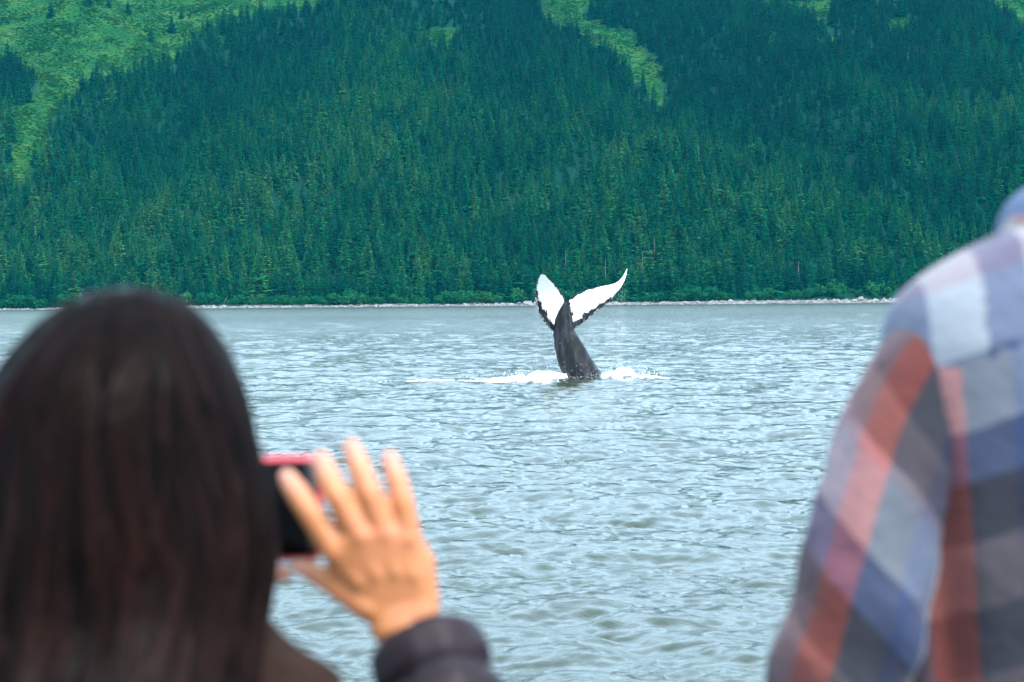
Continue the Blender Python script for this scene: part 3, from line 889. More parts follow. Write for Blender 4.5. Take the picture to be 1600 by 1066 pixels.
curtain(LL[1:6], (0, -.7), 420, 590, lambda f: .2 + .7 * STREAM[1][int(f * 39)])
v_, t_ = octa(np.array(pts), np.array(rad), np.array(stl))
tag(mobj('falling_water', make_mesh('falling_water', v_, tris=t_, mats=[DROPS])), 'thin streams of water dripping off the whale flukes', kind='stuff')


# ------------------------------------------------------------------ people
DECK = 0.66
def sphere_pts(c, r, n=1):
    bm = bmesh.new(); bmesh.ops.create_icosphere(bm, subdivisions=2, radius=1.0)
    a = np.array([v.co[:] for v in bm.verts]); bm.free()
    r = np.array(r) if np.ndim(r) else np.array([r, r, r])
    return a * r + np.array(c)
def hull(*spheres):
    """convex hull of several spheres (centre, radius or three radii)"""
    pts = np.concatenate([sphere_pts(c, r) for c, r in spheres])
    bm = bmesh.new()
    for p in pts: bm.verts.new(p)
    res = bmesh.ops.convex_hull(bm, input=bm.verts)
    dead = [e for e in set(res['geom_interior'] + res['geom_unused']) if isinstance(e, bmesh.types.BMVert)]
    bmesh.ops.delete(bm, geom=dead, context='VERTS')
    bmesh.ops.triangulate(bm, faces=bm.faces)
    bm.verts.index_update()
    v = np.array([x.co[:] for x in bm.verts]); f = np.array([[x.index for x in fc.verts] for fc in bm.faces]); bm.free()
    return v, None, f
def chain(pts, rad):
    return [hull((pts[k], rad[k]), (pts[k + 1], rad[k + 1])) for k in range(len(pts) - 1)]
V3 = lambda *a: np.array(a, float)

def skin_material(name, base, tip, deep):
    t = NT(name)
    ob = t.geo()
    n1 = t.tex(38., 4, .6, ob); n2 = t.tex(420., 3, .6, ob)
    c = t.mix(t.math('MULTIPLY', n1, .5), base, deep)
    c = t.mix(t.maprange(t.tex(23., 4, .65, ob), .45, .72), c, (base[0] * 1.02, base[1] * .92, base[2] * 1.25))
    c = t.mix(t.attr('tip'), c, tip)
    c = t.mix(t.attr('crease'), c, deep)
    t.setb(Base_Color=c, Roughness=.5, Normal=t.bump(n2, .25, .0008))
    t.b.inputs['Subsurface Weight'].default_value = .18
    t.b.inputs['Subsurface Radius'].default_value = (.010, .004, .002)
    t.b.inputs['Subsurface Scale'].default_value = 1.0
    return t.m
SKIN_W = skin_material('skin_warm', (.53, .205, .072), (.48, .215, .155), (.33, .105, .038))
SKIN_M = skin_material('skin_ruddy', (.50, .25, .16), (.6, .33, .25), (.32, .12, .07))

def head_parts(c, R_, face=1.0):
    """head at centre c (between the ears), looking along the y axis times face; R_ scales it"""
    o = lambda x, y, z: np.array(c) + V3(x * R_, y * R_ * face, z * R_)
    return [hull((o(0, -.018, .030), V3(.074, .088, .078) * R_), (o(0, .03, .012), V3(.066, .062, .070) * R_)),
            hull((o(0, .035, -.02), V3(.058, .055, .05) * R_), (o(0, .062, -.075), V3(.030, .026, .026) * R_)),
            hull((o(.045, .01, -.055), .022 * R_), (o(0, .066, -.088), .018 * R_), (o(-.045, .01, -.055), .022 * R_)),
            hull((o(0, .094, .012), .009 * R_), (o(0, .112, -.024), .012 * R_), (o(0, .09, -.030), .016 * R_)),      # nose
            hull((o(-.020, .083, -.056), .008 * R_), (o(0, .089, -.053), .010 * R_), (o(.020, .083, -.056), .008 * R_)),   # lips
            hull((o(-.045, .078, .026), .010 * R_), (o(.045, .078, .026), .010 * R_)),                                    # brow
            hull((o(.074, -.004, .018), V3(.008, .016, .026) * R_), (o(.072, 0, -.018), V3(.006, .010, .012) * R_)),
            hull((o(-.074, -.004, .018), V3(.008, .016, .026) * R_), (o(-.072, 0, -.018), V3(.006, .010, .012) * R_))]
def add_eyes(c, R_, parent):
    t = bpy.data.materials.get('eye_white')
    if t is None:
        q = NT('eye_white'); q.setb(Base_Color=(.75, .73, .70), Roughness=.2); t = q.m
        q = NT('iris'); q.setb(Base_Color=(.03, .015, .008), Roughness=.15)
    for s in (-1, 1):
        p = sphere_pts(V3(c[0] + s * .031 * R_, c[1] + .077 * R_, c[2] + .008 * R_), .012 * R_)
        v, _, f = hull((V3(c[0] + s * .031 * R_, c[1] + .077 * R_, c[2] + .008 * R_), .0125 * R_))
        mi = ((v[f].mean(1) - V3(c[0] + s * .031 * R_, c[1] + .0895 * R_, c[2] + .008 * R_)) ** 2).sum(1) < (.0062 * R_) ** 2
        mobj('eye', make_mesh('eye', v, tris=f, mats=[t, bpy.data.materials['iris']], matidx=mi.astype(int)), parent)

def legs(cx, cy, hip, foot=.09):
    out = []
    for s in (-1, 1):
        out += chain([V3(cx + s * .09, cy, hip), V3(cx + s * .10, cy + .02, DECK + (hip - DECK) * .53), V3(cx + s * .105, cy - .01, DECK + .09)], [.085, .055, .04])
        out.append(hull((V3(cx + s * .105, cy - .03, DECK + .045), .038), (V3(cx + s * .115, cy + .15, DECK + .032), .03)))
    return out
def tube(path, rad, n=28, closed_ends=True, profile=None):
    """round sleeve or trouser leg along a path: verts, quads, (angle, length) per vert"""
    p = np.array(path, float); m = len(p)
    tg = np.gradient(p, axis=0); tg /= np.linalg.norm(tg, axis=1)[:, None]
    ref = V3(0, -1, 0)
    a = np.cross(tg, ref); a /= np.linalg.norm(a, axis=1)[:, None]
    b = np.cross(tg, a)
    ln = np.concatenate([[0], np.cumsum(np.linalg.norm(np.diff(p, axis=0), axis=1))])
    th = np.arange(n) / n * 2 * np.pi
    rad = np.asarray(rad, float)
    V = p[:, None] + rad[:, None, None] * (np.cos(th)[None, :, None] * a[:, None] + np.sin(th)[None, :, None] * b[:, None])
    uv = np.stack([np.broadcast_to(th[None] / (2 * np.pi), (m, n)), np.broadcast_to(ln[:, None], (m, n))], -1)
    return V.reshape(-1, 3), grid_quads(m, n, True), uv.reshape(-1, 2), ln
def spline(pts, rad, n):
    c = curve([list(p) + [r] for p, r in zip(pts, rad)], n)
    return c[:, :3], c[:, 3]

# ---- the woman with the long dark hair
PW = empty('person', (-.262, 1.65, DECK))
tag(PW, 'woman with long dark brown hair seen from behind, raising both hands to a phone', 'person')
HD = 1.65                                     # distance of her head
def at(px, py, d): return np.array(P(px, py, d))
hc = at(192, 740, HD + .045)                   # middle of the head
HAND = 1.885
# right hand: joints read off the photograph, the phone lies just beyond the fingers
def J(px, py, d): return at(px, py, HAND + d)
pxm = HAND / F
fingers = {
    'index':  ([(524, 862, 0), (489, 806, .004), (465, 771, .012), (450, 748, .020)], [17, 16.5, 15.5, 12.5]),
    'middle': ([(562, 838, -.004), (529, 779, -.004), (513, 747, .004), (503, 719, .012)], [17, 16.5, 15.5, 12.8]),
    'ring':   ([(600, 833, -.003), (579, 775, -.005), (562, 732, .002), (550, 700, .010)], [16.5, 16, 15, 12.3]),
    'little': ([(640, 842, 0), (630, 786, -.002), (619, 748, .003), (609, 717, .010)], [15.5, 14.5, 13.5, 11.3]),
}
wristL, wristR = J(606, 985, .004), J(660, 968, .004)
RH = []; TIPS = []; KN = []
for nm, (jt, rr) in fingers.items():
    pts = [J(*j) for j in jt]; rd = [r * pxm for r in rr]
    rd = [q * 1.27 for q in rd]; RH += chain(pts, rd)
    TIPS.append((pts[3], rd[3] * 2.1)); KN += [(pts[1], rd[1] * .8), (pts[0], rd[0] * .9)]
    RH.append(hull((pts[0] - V3(0, .005, 0), 13.5 * pxm), (pts[0] - V3(0, .003, 0) + (pts[0] - pts[1]) * .2, 12.5 * pxm)))        # knuckle
    root = J({'index': 594, 'middle': 614, 'ring': 636, 'little': 656}[nm], 955, .0)
    RH.append(hull((pts[0] - V3(0, .003, 0), 7 * pxm), (root - V3(0, .008, 0) + (pts[0] - root) * .48, 5 * pxm)))               # tendon
mcp = [J(*fingers[k][0][0]) for k in ('index', 'middle', 'ring', 'little')]
RH.append(hull((mcp[0], 19 * pxm), (mcp[1], 20 * pxm), (mcp[2], 20 * pxm), (mcp[3], 19 * pxm), (J(598, 950, .006), 24 * pxm), (J(664, 935, .006), 22 * pxm), (J(560, 900, .006), 22 * pxm), (J(660, 880, .006), 21 * pxm)))
RH.append(hull((J(598, 950, .006), 24 * pxm), (J(664, 935, .006), 23 * pxm), (wristL, 27 * pxm), (wristR, 27 * pxm)))
thumb = [J(578, 950, .004), J(520, 912, .010), J(487, 893, .018), J(466, 885, .024)]
trd = [25 * pxm, 20 * pxm, 17 * pxm, 13.5 * pxm]
RH += chain(thumb, trd); TIPS.append((thumb[3], trd[3] * 2.0))
RH.append(hull((thumb[0], 22 * pxm), (thumb[1], 16 * pxm), (J(530, 868, .008), 14 * pxm)))
RH.append(hull((thumb[1], 13 * pxm), (mcp[0], 14 * pxm), (thumb[0], 18 * pxm)))

shR, shL = V3(-.105, 1.655, 1.855), V3(-.42, 1.655, 1.855)
elR, elL = V3(-.005, 1.71, 1.68), V3(-.47, 1.73, 1.70)
wrR = (wristL + wristR) / 2
BODY = head_parts(hc, 1.0)
neck = V3(hc[0], 1.66, 1.96)
BODY += [hull((hc + V3(0, -.01, -.05), .05), (neck, .048), (neck - V3(0, 0, .07), .056))]
BODY += [hull((shR + V3(-.02, 0, -.02), .036), (shL + V3(.02, 0, -.02), .036), (neck - V3(0, 0, .08), .055)),
         hull((V3(-.20, 1.655, 1.80), .075), (V3(-.33, 1.655, 1.80), .075), (V3(-.20, 1.65, 1.55), .07), (V3(-.33, 1.65, 1.55), .07)),
         hull((V3(-.19, 1.65, 1.56), .075), (V3(-.34, 1.65, 1.56), .075), (V3(-.175, 1.64, 1.38), .09), (V3(-.35, 1.64, 1.38), .09))]
BODY += chain([shR, elR, wrR], [.036, .034, 27 * pxm]) + RH
# left hand: round the far end of the phone, its thumb along the lower edge
def JL(px, py, d): return at(px, py, 1.905 + d)
lw = JL(225, 980, .02)
LH = [hull((JL(222, 880, .030), 20 * pxm), (JL(226, 800, .034), 19 * pxm), (JL(205, 950, .026), 24 * pxm), (lw, 26 * pxm), (JL(268, 900, .024), 20 * pxm))]
LH += chain([JL(262, 930, .018), JL(318, 912, .012), JL(384, 904, .012), JL(443, 897, .014)], [22 * pxm, 19 * pxm, 18 * pxm, 15 * pxm])
for k, (a, b) in enumerate(((792, 770), (815, 806), (840, 842), (865, 874))):
    LH += chain([JL(228, a, .036), JL(275, b, .048), JL(318, b, .048), JL(345, b, .044)], [18 * pxm, 16 * pxm, 15 * pxm, 12 * pxm])
TIPS.append((JL(443, 897, .014), 13 * pxm * 2))
BODY += chain([shL, elL, lw], [.036, .034, 26 * pxm]) + LH
BODY += legs(-.262, 1.64, 1.38)
wbody = remeshed('body', BODY, .0026, 2)
def mark_skin(me, tips, creases):
    co = np.empty(len(me.vertices) * 3, np.float32); me.vertices.foreach_get('co', co); co = co.reshape(-1, 3)
    tp = np.zeros(len(co)); cr = np.zeros(len(co))
    for p, r in tips: tp = np.maximum(tp, np.exp(-((co - p) ** 2).sum(1) / (r * r)))
    for p, r in creases: cr = np.maximum(cr, .55 * np.exp(-((co - p) ** 2).sum(1) / (r * r)))
    for nm, a_ in (('tip', tp), ('crease', cr)):
        a = me.attributes.new(nm, 'FLOAT', 'POINT'); a.data.foreach_set('value', a_.astype(np.float32))
mark_skin(wbody, TIPS, KN)
wbody.materials.append(SKIN_W)
body = mobj('body', wbody); body.parent = PW; body.matrix_parent_inverse = Matrix.Translation((.262, -1.65, -DECK))
def child(name, me, parent, inv=None):
    """a part built in world coordinates under a thing or part"""
    o = mobj(name, me); o.parent = parent
    top = parent
    loc = Vector((0, 0, 0))
    while top is not None: loc += Vector(top.location); top = top.parent
    if loc.length > 0 and parent.type == 'EMPTY': o.matrix_parent_inverse = Matrix.Translation(-loc)
    return o
# finger nails
t = NT('nail'); t.setb(Base_Color=(.50, .27, .21), Roughness=.5); t.b.inputs['Specular IOR Level'].default_value = .2; NAIL = t.m
for nm, (jt, rr) in fingers.items():
    a, b = J(*jt[2]), J(*jt[3]); ax = (b - a) / np.linalg.norm(b - a)
    r = rr[3] * pxm
    c = b + ax * r * .1
    nrm = V3(0, -1, 0) - ax * (V3(0, -1, 0) @ ax); nrm /= np.linalg.norm(nrm); sd_ = np.cross(ax, nrm)
    th = np.linspace(-.85, .85, 9); ll = np.linspace(-.75, .78, 9)
    gv = []
    for q in ll:
        wq = math.sqrt(max(.02, 1 - (q / .95) ** 4))
        for h_ in th: gv.append(c + ax * r * q + (sd_ * math.sin(h_ * wq) + nrm * math.cos(h_ * wq)) * (r * 1.035) * (1 - .10 * max(0, q)))
    child('fingernail', make_mesh('fingernail', gv, grid_quads(9, 9), mats=[NAIL]), body)

# hair: a closed mass with separate locks lying over it
hp = [(447, 0), (450, 28), (456, 54), (470, 88), (490, 112), (520, 139), (565, 168), (610, 190), (660, 205), (700, 214), (745, 225), (790, 235), (840, 243), (885, 246), (930, 241), (985, 236), (1066, 238), (1180, 240), (1290, 220), (1330, 140), (1340, 0)]
cxp = [(447, 188), (470, 186), (500, 181), (565, 172), (610, 167), (700, 165), (885, 171), (985, 166), (1066, 160), (1340, 160)]
def hair_surf(py, th, off=0.):
    a = np.interp(py, *zip(*hp)) * HD / F
    cx = np.interp(py, *zip(*cxp))
    c = at(cx, py, HD)
    u_ = np.clip((py - 447) / 200, 0, 1)
    q_ = min(1., max(0., (py - 640) / 560)); q_ = q_ * q_ * (3 - 2 * q_); b = a * (1.26 - .50 * q_)
    q2 = min(1., max(0., (py - 880) / 240)); cy = .030 - .045 * q_ - .055 * q2 * q2 * (3 - 2 * q2)
    wv_ = 1 + .022 * math.sin(th * 6 + py * .010) * u_ + .016 * math.sin(th * 13 + 1.3 + py * .006) * u_ + .010 * math.sin(th * 29 + py * .004) * u_
    return c + V3(math.sin(th) * (a * wv_ + off), -math.cos(th) * (b * wv_ + off) + cy, 0)
rows = np.concatenate([np.linspace(447, 470, 7), np.linspace(476, 1325, 70), [1335, 1340]])
ths = np.linspace(-math.pi, math.pi, 97)[:-1]
hv = np.array([[hair_surf(p, q) for q in ths] for p in rows])
# open the hair over the face
hv2 = hv.copy()
for i, p in enumerate(rows):
    for j, q in enumerate(ths):
        if abs(q) > 1.95 and p > 560:
            f_ = min(1, (p - 560) / 60) * min(1, (abs(q) - 1.95) / .35)
            tgt = hair_surf(p, math.copysign(1.95, q))
            hv2[i, j] = hv[i, j] * (1 - f_) + (tgt * .55 + (at(np.interp(p, *zip(*cxp)), p, HD) + V3(0, .005, 0)) * .45) * f_
t = NT('hair')
st_ = t.attr('strand', 'Vector'); sx_ = t.sep(st_)
fine = t.tex(1., 4, .6, t.mapping(st_, (70, 2.2, 1)))
broad = t.tex(1., 3, .5, Distortion=1.6, vec=t.mapping(st_, (4.2, 1.0, 1), (0, 0, 0), (3.7, 1.2, 0)))
c = t.mix(t.maprange(broad, .44, .60), (.0007, .0006, .0005), (.0165, .0060, .0048))
c = t.mix(t.maprange(fine, .35, .7), t.mix(1., c, (.55, .55, .55), 'MULTIPLY'), c)
c = t.mix(t.math('MULTIPLY', sx_[2], .45), c, (.014, .0052, .0038))
big = t.tex(1., 2, .5, t.mapping(st_, (1.9, 1.5, 1), (0, 0, 0), (8.1, 4.4, 0)))
c = t.mix(t.maprange(big, .42, .60), t.mix(1., c, (.42, .34, .32), 'MULTIPLY'), c)
t.setb(Base_Color=c, Roughness=.42, Normal=t.bump(t.math('ADD', fine, t.math('MULTIPLY', broad, 1.5)), .8, .006))
t.b.inputs['Anisotropic'].default_value = .5
t.b.inputs['Specular IOR Level'].default_value = .035
HAIR = t.m
nR, nT = len(rows), len(ths)
strand = np.stack([np.broadcast_to(np.abs(ths)[None] / 3.14, (nR, nT)), np.broadcast_to(((rows - 447) / 900)[:, None], (nR, nT)), np.zeros((nR, nT))], -1)
g = np.random.default_rng(23)
LV = [hv2.reshape(-1, 3)]; LQ = [grid_quads(nR, nT, True)]; LA = [strand.reshape(-1, 3)]; off = nR * nT
for k in range(900):
    th0 = g.uniform(-1.9, 1.9)
    p0 = 449 + abs(g.normal()) * 60 + (g.random() < .5) * g.uniform(0, 380)
    p1 = min(1310, p0 + g.uniform(260, 760))
    wdt = g.uniform(.004, .012); ph = g.uniform(0, 6.28); am = g.uniform(.0, .30); dr = g.normal() * .16 + .10 * math.copysign(1, th0)
    of = g.uniform(.0005, .006); ht = g.random()
    n = 12; vv = []; aa = []
    for q in range(n):
        s_ = q / (n - 1); py = p0 + (p1 - p0) * s_
        thq = th0 + dr * s_ + am * math.sin(ph + s_ * 3.5) * s_
        wq = wdt * (math.sin(math.pi * min(1, .12 + s_ * .88)) ** .6 + .05)
        o_ = of * math.sin(math.pi * min(1., .08 + .92 * s_)) + .0004
        rad_ = max(.02, np.interp(py, *zip(*hp)) * HD / F)
        for e_, lift in ((-1, 0), (0, .0018), (1, 0)):
            vv.append(hair_surf(py, thq + e_ * wq / rad_ * .5, o_ + lift)); aa.append((abs(thq) / 3.14 + e_ * .003 + k * .137 % 1, (py - 447) / 900, ht))
    LV.append(np.array(vv)); LA.append(np.array(aa)); LQ.append(grid_quads(n, 3) + off); off += n * 3
child('hair', make_mesh('hair', np.concatenate(LV), np.concatenate(LQ), mats=[HAIR], attrs={'strand': np.concatenate(LA)}), PW)
add_eyes(hc, 1.0, body)

# quilted jacket
t = NT('quilted_nylon'); n_ = t.tex(60., 4, .6, t.geo())
t.setb(Base_Color=t.mix(n_, (.015, .0095, .0125), (.022, .0145, .0185)), Roughness=.5, Normal=t.bump(n_, .3, .002))
t.b.inputs['Specular IOR Level'].default_value = .12
NYLON = t.m
t = NT('quilted_nylon_seam'); t.setb(Base_Color=(.012, .009, .014), Roughness=.8); SEAM = t.m
def torso_mesh(name, sec, mats, n=64, power=2.4, quilts=0.):
    c = curve(sec, 120); V = []
    for k, (z, cx, cy, a, b) in enumerate(c):
        q = 1 - quilts * (abs(math.sin(z * math.pi / .055)) < .25)
        for j in range(n):
            th = j / n * 2 * math.pi
            V.append((cx + a * q * np.sign(math.sin(th)) * abs(math.sin(th)) ** (2 / power), cy - b * q * np.sign(math.cos(th)) * abs(math.cos(th)) ** (2 / power), z))
    return np.array(V), grid_quads(120, n, True)
v_, q_ = torso_mesh('jacket', [(2.0, -.262, 1.655, .062, .065), (1.975, -.262, 1.652, .075, .075), (1.945, -.262, 1.65, .105, .085), (1.915, -.262, 1.65, .150, .095), (1.885, -.262, 1.65, .185, .105), (1.84, -.262, 1.65, .20, .115),
                    (1.75, -.262, 1.65, .195, .12), (1.6, -.262, 1.65, .175, .115), (1.45, -.262, 1.645, .175, .125), (1.32, -.262, 1.64, .19, .135)], [NYLON], quilts=.012)
jacket = child('jacket', make_mesh('jacket', v_, q_[:, ::-1], mats=[NYLON]), PW)
HV = [(985, .070, .070), (968, .086, .078), (950, .097, .084), (962, .108, .088), (1000, .124, .095), (1050, .142, .10), (1100, .156, .105), (1150, .158, .11), (1175, .14, .105)]
hc_ = curve([(at(192, p_, HD)[2], a_, b_) for p_, a_, b_ in HV], 50)
hv_ = np.array([(hc[0] + a_ * math.sin(th), HD + .01 - b_ * math.cos(th), z_) for z_, a_, b_ in hc_ for th in np.arange(72) / 72 * 2 * math.pi])
dirv = hv_ - np.array([hc[0], HD + .01, 0]); dirv[:, 2] = 0
hv_[:, 2] -= .07 * np.clip((hv_[:, 1] - HD - .01) / .09, 0, 1)
hv_ += dirv * .07 * fbm(np.arctan2(dirv[:, 0], dirv[:, 1]) * 4, hv_[:, 2] * 40, 4, 91)[:, None]
t = NT('fleece'); n_ = t.tex(130., 4, .7, t.geo()); n2 = t.tex(18., 3, .6, t.geo())
t.setb(Base_Color=t.mix(n2, (.006, .0035, .003), (.034, .017, .012)), Roughness=.95, Normal=t.bump(n_, .9, .004)); t.b.inputs['Specular IOR Level'].default_value = .1
child('hood', make_mesh('hood', hv_, grid_quads(50, 72, True), mats=[t.m]), jacket)
def quilt_sleeve(path, rad, seams, cuff, parent):
    p, r = spline(path, rad, 110)
    ln = np.concatenate([[0], np.cumsum(np.linalg.norm(np.diff(p, axis=0), axis=1))]); tot = ln[-1]
    s = tot - ln                                            # measured from the cuff
    d = np.min(np.abs(s[:, None] - np.array(seams)[None]), 1)
    r = r * (1 - .20 * np.exp(-(d / .004) ** 2) + .05 * np.clip(d / .018, 0, 1))
    r[-1] *= .84; r[-2] *= .97
    v, q, uv, _ = tube(p, r, 48)
    v = v + .0016 * np.stack([fbm(uv[:, 0] * 22, uv[:, 1] * 60, 3, 3 + k) for k in range(3)], -1)
    mi = np.repeat(d[:-1] < .0035, 48).astype(int)
    # turned-in cuff
    k = len(v); inner = p[-1] + (v[-48:] - p[-1]) * .80 - (p[-1] - p[-2]) * 6
    v = np.concatenate([v, inner]); q = np.concatenate([q, np.stack([np.arange(48) + k - 48, (np.arange(48) + 1) % 48 + k - 48, (np.arange(48) + 1) % 48 + k, np.arange(48) + k], -1)])
    mi = np.concatenate([mi, np.ones(48, int)])
    return child('sleeve', make_mesh('sleeve', v, q, mats=[NYLON, SEAM], matidx=mi), parent)
cuffR = at(661, 996, 1.872)
quilt_sleeve([shR, (shR * .5 + elR * .5) + V3(0, 0, -.005), elR, elR * .45 + cuffR * .55 + V3(.004, -.004, -.002), cuffR + (elR - cuffR) * .12 + V3(.004, 0, 0), cuffR], [.062, .060,   .056, .048, .0445, .0415],
             [.042, .090, .140, .19, .24, .29, .34, .39, .44, .49], .04, jacket)
cuffL = lw + (elL - lw) * .15
quilt_sleeve([shL, (shL + elL) / 2, elL, elL * .45 + cuffL * .55, cuffL + (elL - cuffL) * .12, cuffL], [.062, .060, .058, .050, .046, .043], [.042, .09, .14, .19, .24, .29, .34, .39, .44, .49], .04, jacket)
t = NT('denim_dark'); n_ = t.tex(300., 3, .6, t.geo()); t.setb(Base_Color=t.mix(n_, (.012, .016, .030), (.03, .038, .06)), Roughness=.9); DENIM = t.m
t = NT('shoe_leather'); t.setb(Base_Color=(.03, .025, .022), Roughness=.5); SHOE = t.m
def lower_half(cx, cy, hip, parent):
    parts = [hull((V3(cx - .10, cy, hip - .02), .105), (V3(cx + .10, cy, hip - .02), .105), (V3(cx - .09, cy, hip + .05), .09), (V3(cx + .09, cy, hip + .05), .09))]
    for s in (-1, 1):
        parts += chain([V3(cx + s * .09, cy, hip - .02), V3(cx + s * .10, cy + .02, DECK + (hip - DECK) * .53), V3(cx + s * .105, cy - .01, DECK + .10)], [.105, .078, .062])
    me = remeshed('trousers', parts, .012, 2); me.materials.append(DENIM); child('trousers', me, parent)
    for s in (-1, 1):
        me = remeshed('shoe', [hull((V3(cx + s * .105, cy - .035, DECK + .05), .05), (V3(cx + s * .112, cy + .10, DECK + .042), .042), (V3(cx + s * .115, cy + .16, DECK + .036), .036))], .008, 2)
        me.materials.append(SHOE); child('shoe', me, parent)
lower_half(-.262, 1.64, 1.36, PW)

# the phone she holds
PH = empty('phone', tuple(at(345, 797, 1.925)))
tag(PH, 'black screened phone in a red case held up sideways in two hands', 'phone')
tilt = R(-7)
def phone_box(w, h, d, rr, name, m, yoff=0., bev=.0025):
    bm = bmesh.new()
    pts = []
    for cx_, cz_, a0 in ((w / 2 - rr, h / 2 - rr, 0), (-w / 2 + rr, h / 2 - rr, 90), (-w / 2 + rr, -h / 2 + rr, 180), (w / 2 - rr, -h / 2 + rr, 270)):
        for k in range(7):
            a = R(a0 + k * 15); pts.append((cx_ + rr * math.cos(a), yoff - d / 2, cz_ + rr * math.sin(a)))
    f = bm.faces.new([bm.verts.new(p) for p in pts])
    ex = bmesh.ops.extrude_face_region(bm, geom=[f])
    bmesh.ops.translate(bm, vec=(0, d, 0), verts=[e for e in ex['geom'] if isinstance(e, bmesh.types.BMVert)])
    bmesh.ops.recalc_face_normals(bm, faces=bm.faces)
    big = [e for e in bm.edges if any(len(fc.verts) > 10 for fc in e.link_faces)]
    if bev: bmesh.ops.bevel(bm, geom=big, offset=bev, segments=3, affect='EDGES')
    me = bpy.data.meshes.new(name); bm.to_mesh(me); bm.free(); me.materials.append(m)
    me.polygons.foreach_set('use_smooth', np.ones(len(me.polygons), bool))
    return mobj(name, me, PH)
t = NT('red_case'); t.setb(Base_Color=(.62, .035, .055), Roughness=.38); CASE = t.m
t = NT('phone_screen'); t.setb(Base_Color=(.004, .004, .005), Roughness=.28); t.b.inputs['Specular IOR Level'].default_value = .03; GLASS = t.m
t = NT('phone_black'); t.setb(Base_Color=(.012, .012, .013), Roughness=.4); BLK = t.m
pw_, ph_ = 318 * 1.925 / F, 163 * 1.925 / F
phone_box(pw_, ph_, .0115, .011, 'case', CASE)
phone_box(pw_ - .0062, ph_ - .0062, .004, .009, 'bezel', BLK, -.0048, .0008)
phone_box(pw_ - .022, ph_ - .0085, .001, .004, 'screen', GLASS, -.0070, .0003)
PH.rotation_euler = (tilt, -ROLL, 0)

# ---- the man in the plaid shirt
MX, MY, MD = .50, 2.10, 2.05
PM = empty('person', (MX, MY, DECK))
tag(PM, 'man in a pink, navy and white plaid shirt and blue cap, back turned', 'person')
def plaid(name):
    t = NT(name)
    uv = t.new('ShaderNodeUVMap'); uv.uv_map = 'cloth'
    s_ = t.sep(uv.outputs[0])
    dn = t.tex(26., 3, .5, uv.outputs[0]); 
    u = t.math('ADD', s_[0], t.math('MULTIPLY', t.math('SUBTRACT', dn, .5), .004))
    v = t.math('ADD', s_[1], t.math('MULTIPLY', t.math('SUBTRACT', dn, .5), .004))
    SAL, WHT, BLU, NAV, GRY, TAN = (.50, .125, .098), (.35, .37, .40), (.060, .088, .185), (.009, .006, .013), (.11, .115, .145), (.125, .085, .08)
    def bands(coord, period, lst):
        f = t.math('FRACT', t.math('DIVIDE', coord, period))
        stops = []; p = 0.
        for wd, cc in lst: stops.append((p / period, cc)); p += wd
        return t.ramp(f, stops, 'CONSTANT')
    warp = bands(u, .195, [(.033, SAL), (.038, GRY), (.036, BLU), (.043, WHT), (.045, (.30, .175, .20))])
    weft = bands(v, .315, [(.060, WHT), (.043, BLU), (.050, NAV), (.057, TAN), (.055, NAV), (.038, TAN), (.012, (.36, .27, .29))])  # second navy band also paints in the fold shadow low on the back
    # twill: fine diagonal alternation of warp and weft threads
    tw = t.tex(1., 0, .5, uv.outputs[0], 'ShaderNodeTexWave', 0) if False else None
    dg = t.math('FRACT', t.math('MULTIPLY', t.math('ADD', s_[0], s_[1]), 700.))
    k = t.math('ADD', .44, t.math('MULTIPLY', t.math('GREATER_THAN', dg, .5), .12))
    mixc = t.mix(k, warp, weft)
    mul = t.mix(1., warp, weft, 'MULTIPLY')
    c = t.mix(.60, mixc, mul)
    slub = t.tex(1., 3, .6, t.mapping(uv.outputs[0], (900, 120, 1)))
    c = t.mix(t.math('MULTIPLY', slub, .25), c, t.mix(1., c, (.6, .6, .6), 'MULTIPLY'))
    wr = t.tex(16., 4, .55, t.geo())
    t.setb(Base_Color=c, Roughness=.9, Normal=t.bump(t.math('ADD', t.math('MULTIPLY', wr, 1.), t.math('MULTIPLY', slub, .05)), .8, .012))
    t.b.inputs['Sheen Weight'].default_value = .12
    t.b.inputs['Specular IOR Level'].default_value = .15
    return t.m
PLAID = plaid('plaid_flannel')
def set_uv(me, fn):
    """fn(face index, vertex coordinates array) -> uv per corner"""
    lay = me.uv_layers.new(name='cloth')
    n = len(me.loops); vi = np.empty(n, np.int32); me.loops.foreach_get('vertex_index', vi)
    co = np.empty(len(me.vertices) * 3, np.float32); me.vertices.foreach_get('co', co); co = co.reshape(-1, 3)
    fi = np.repeat(np.arange(len(me.polygons)), [p.loop_total for p in me.polygons])
    uvs = fn(vi, fi, co)
    lay.data.foreach_set('uv', uvs.astype(np.float32).ravel())

sec = [(2.270, MX + .01, 2.115, .055, .058), (2.264, MX + .006, 2.11, .066, .068), (2.256, MX, 2.10, .080, .080), (2.242, MX, 2.10, .108, .088), (2.222, MX, 2.10, .142, .097), (2.200, MX, 2.10, .166, .108), (2.175, MX, 2.10, .176, .117), (2.12, MX, 2.10, .178, .126),
       (2.02, MX, 2.10, .178, .132), (1.88, MX, 2.10, .182, .132), (1.7, MX, 2.10, .178, .128), (1.5, MX, 2.10, .182, .13), (1.40, MX, 2.10, .186, .135)]
v_, q_ = torso_mesh('shirt', sec, [PLAID], n=160, power=2.5)
fold = fbm(v_[:, 0] * 9, v_[:, 2] * 5, 3, 71) * .006 * np.clip((2.2 - v_[:, 2]) / .2, 0, 1)
v_[:, 1] += fold
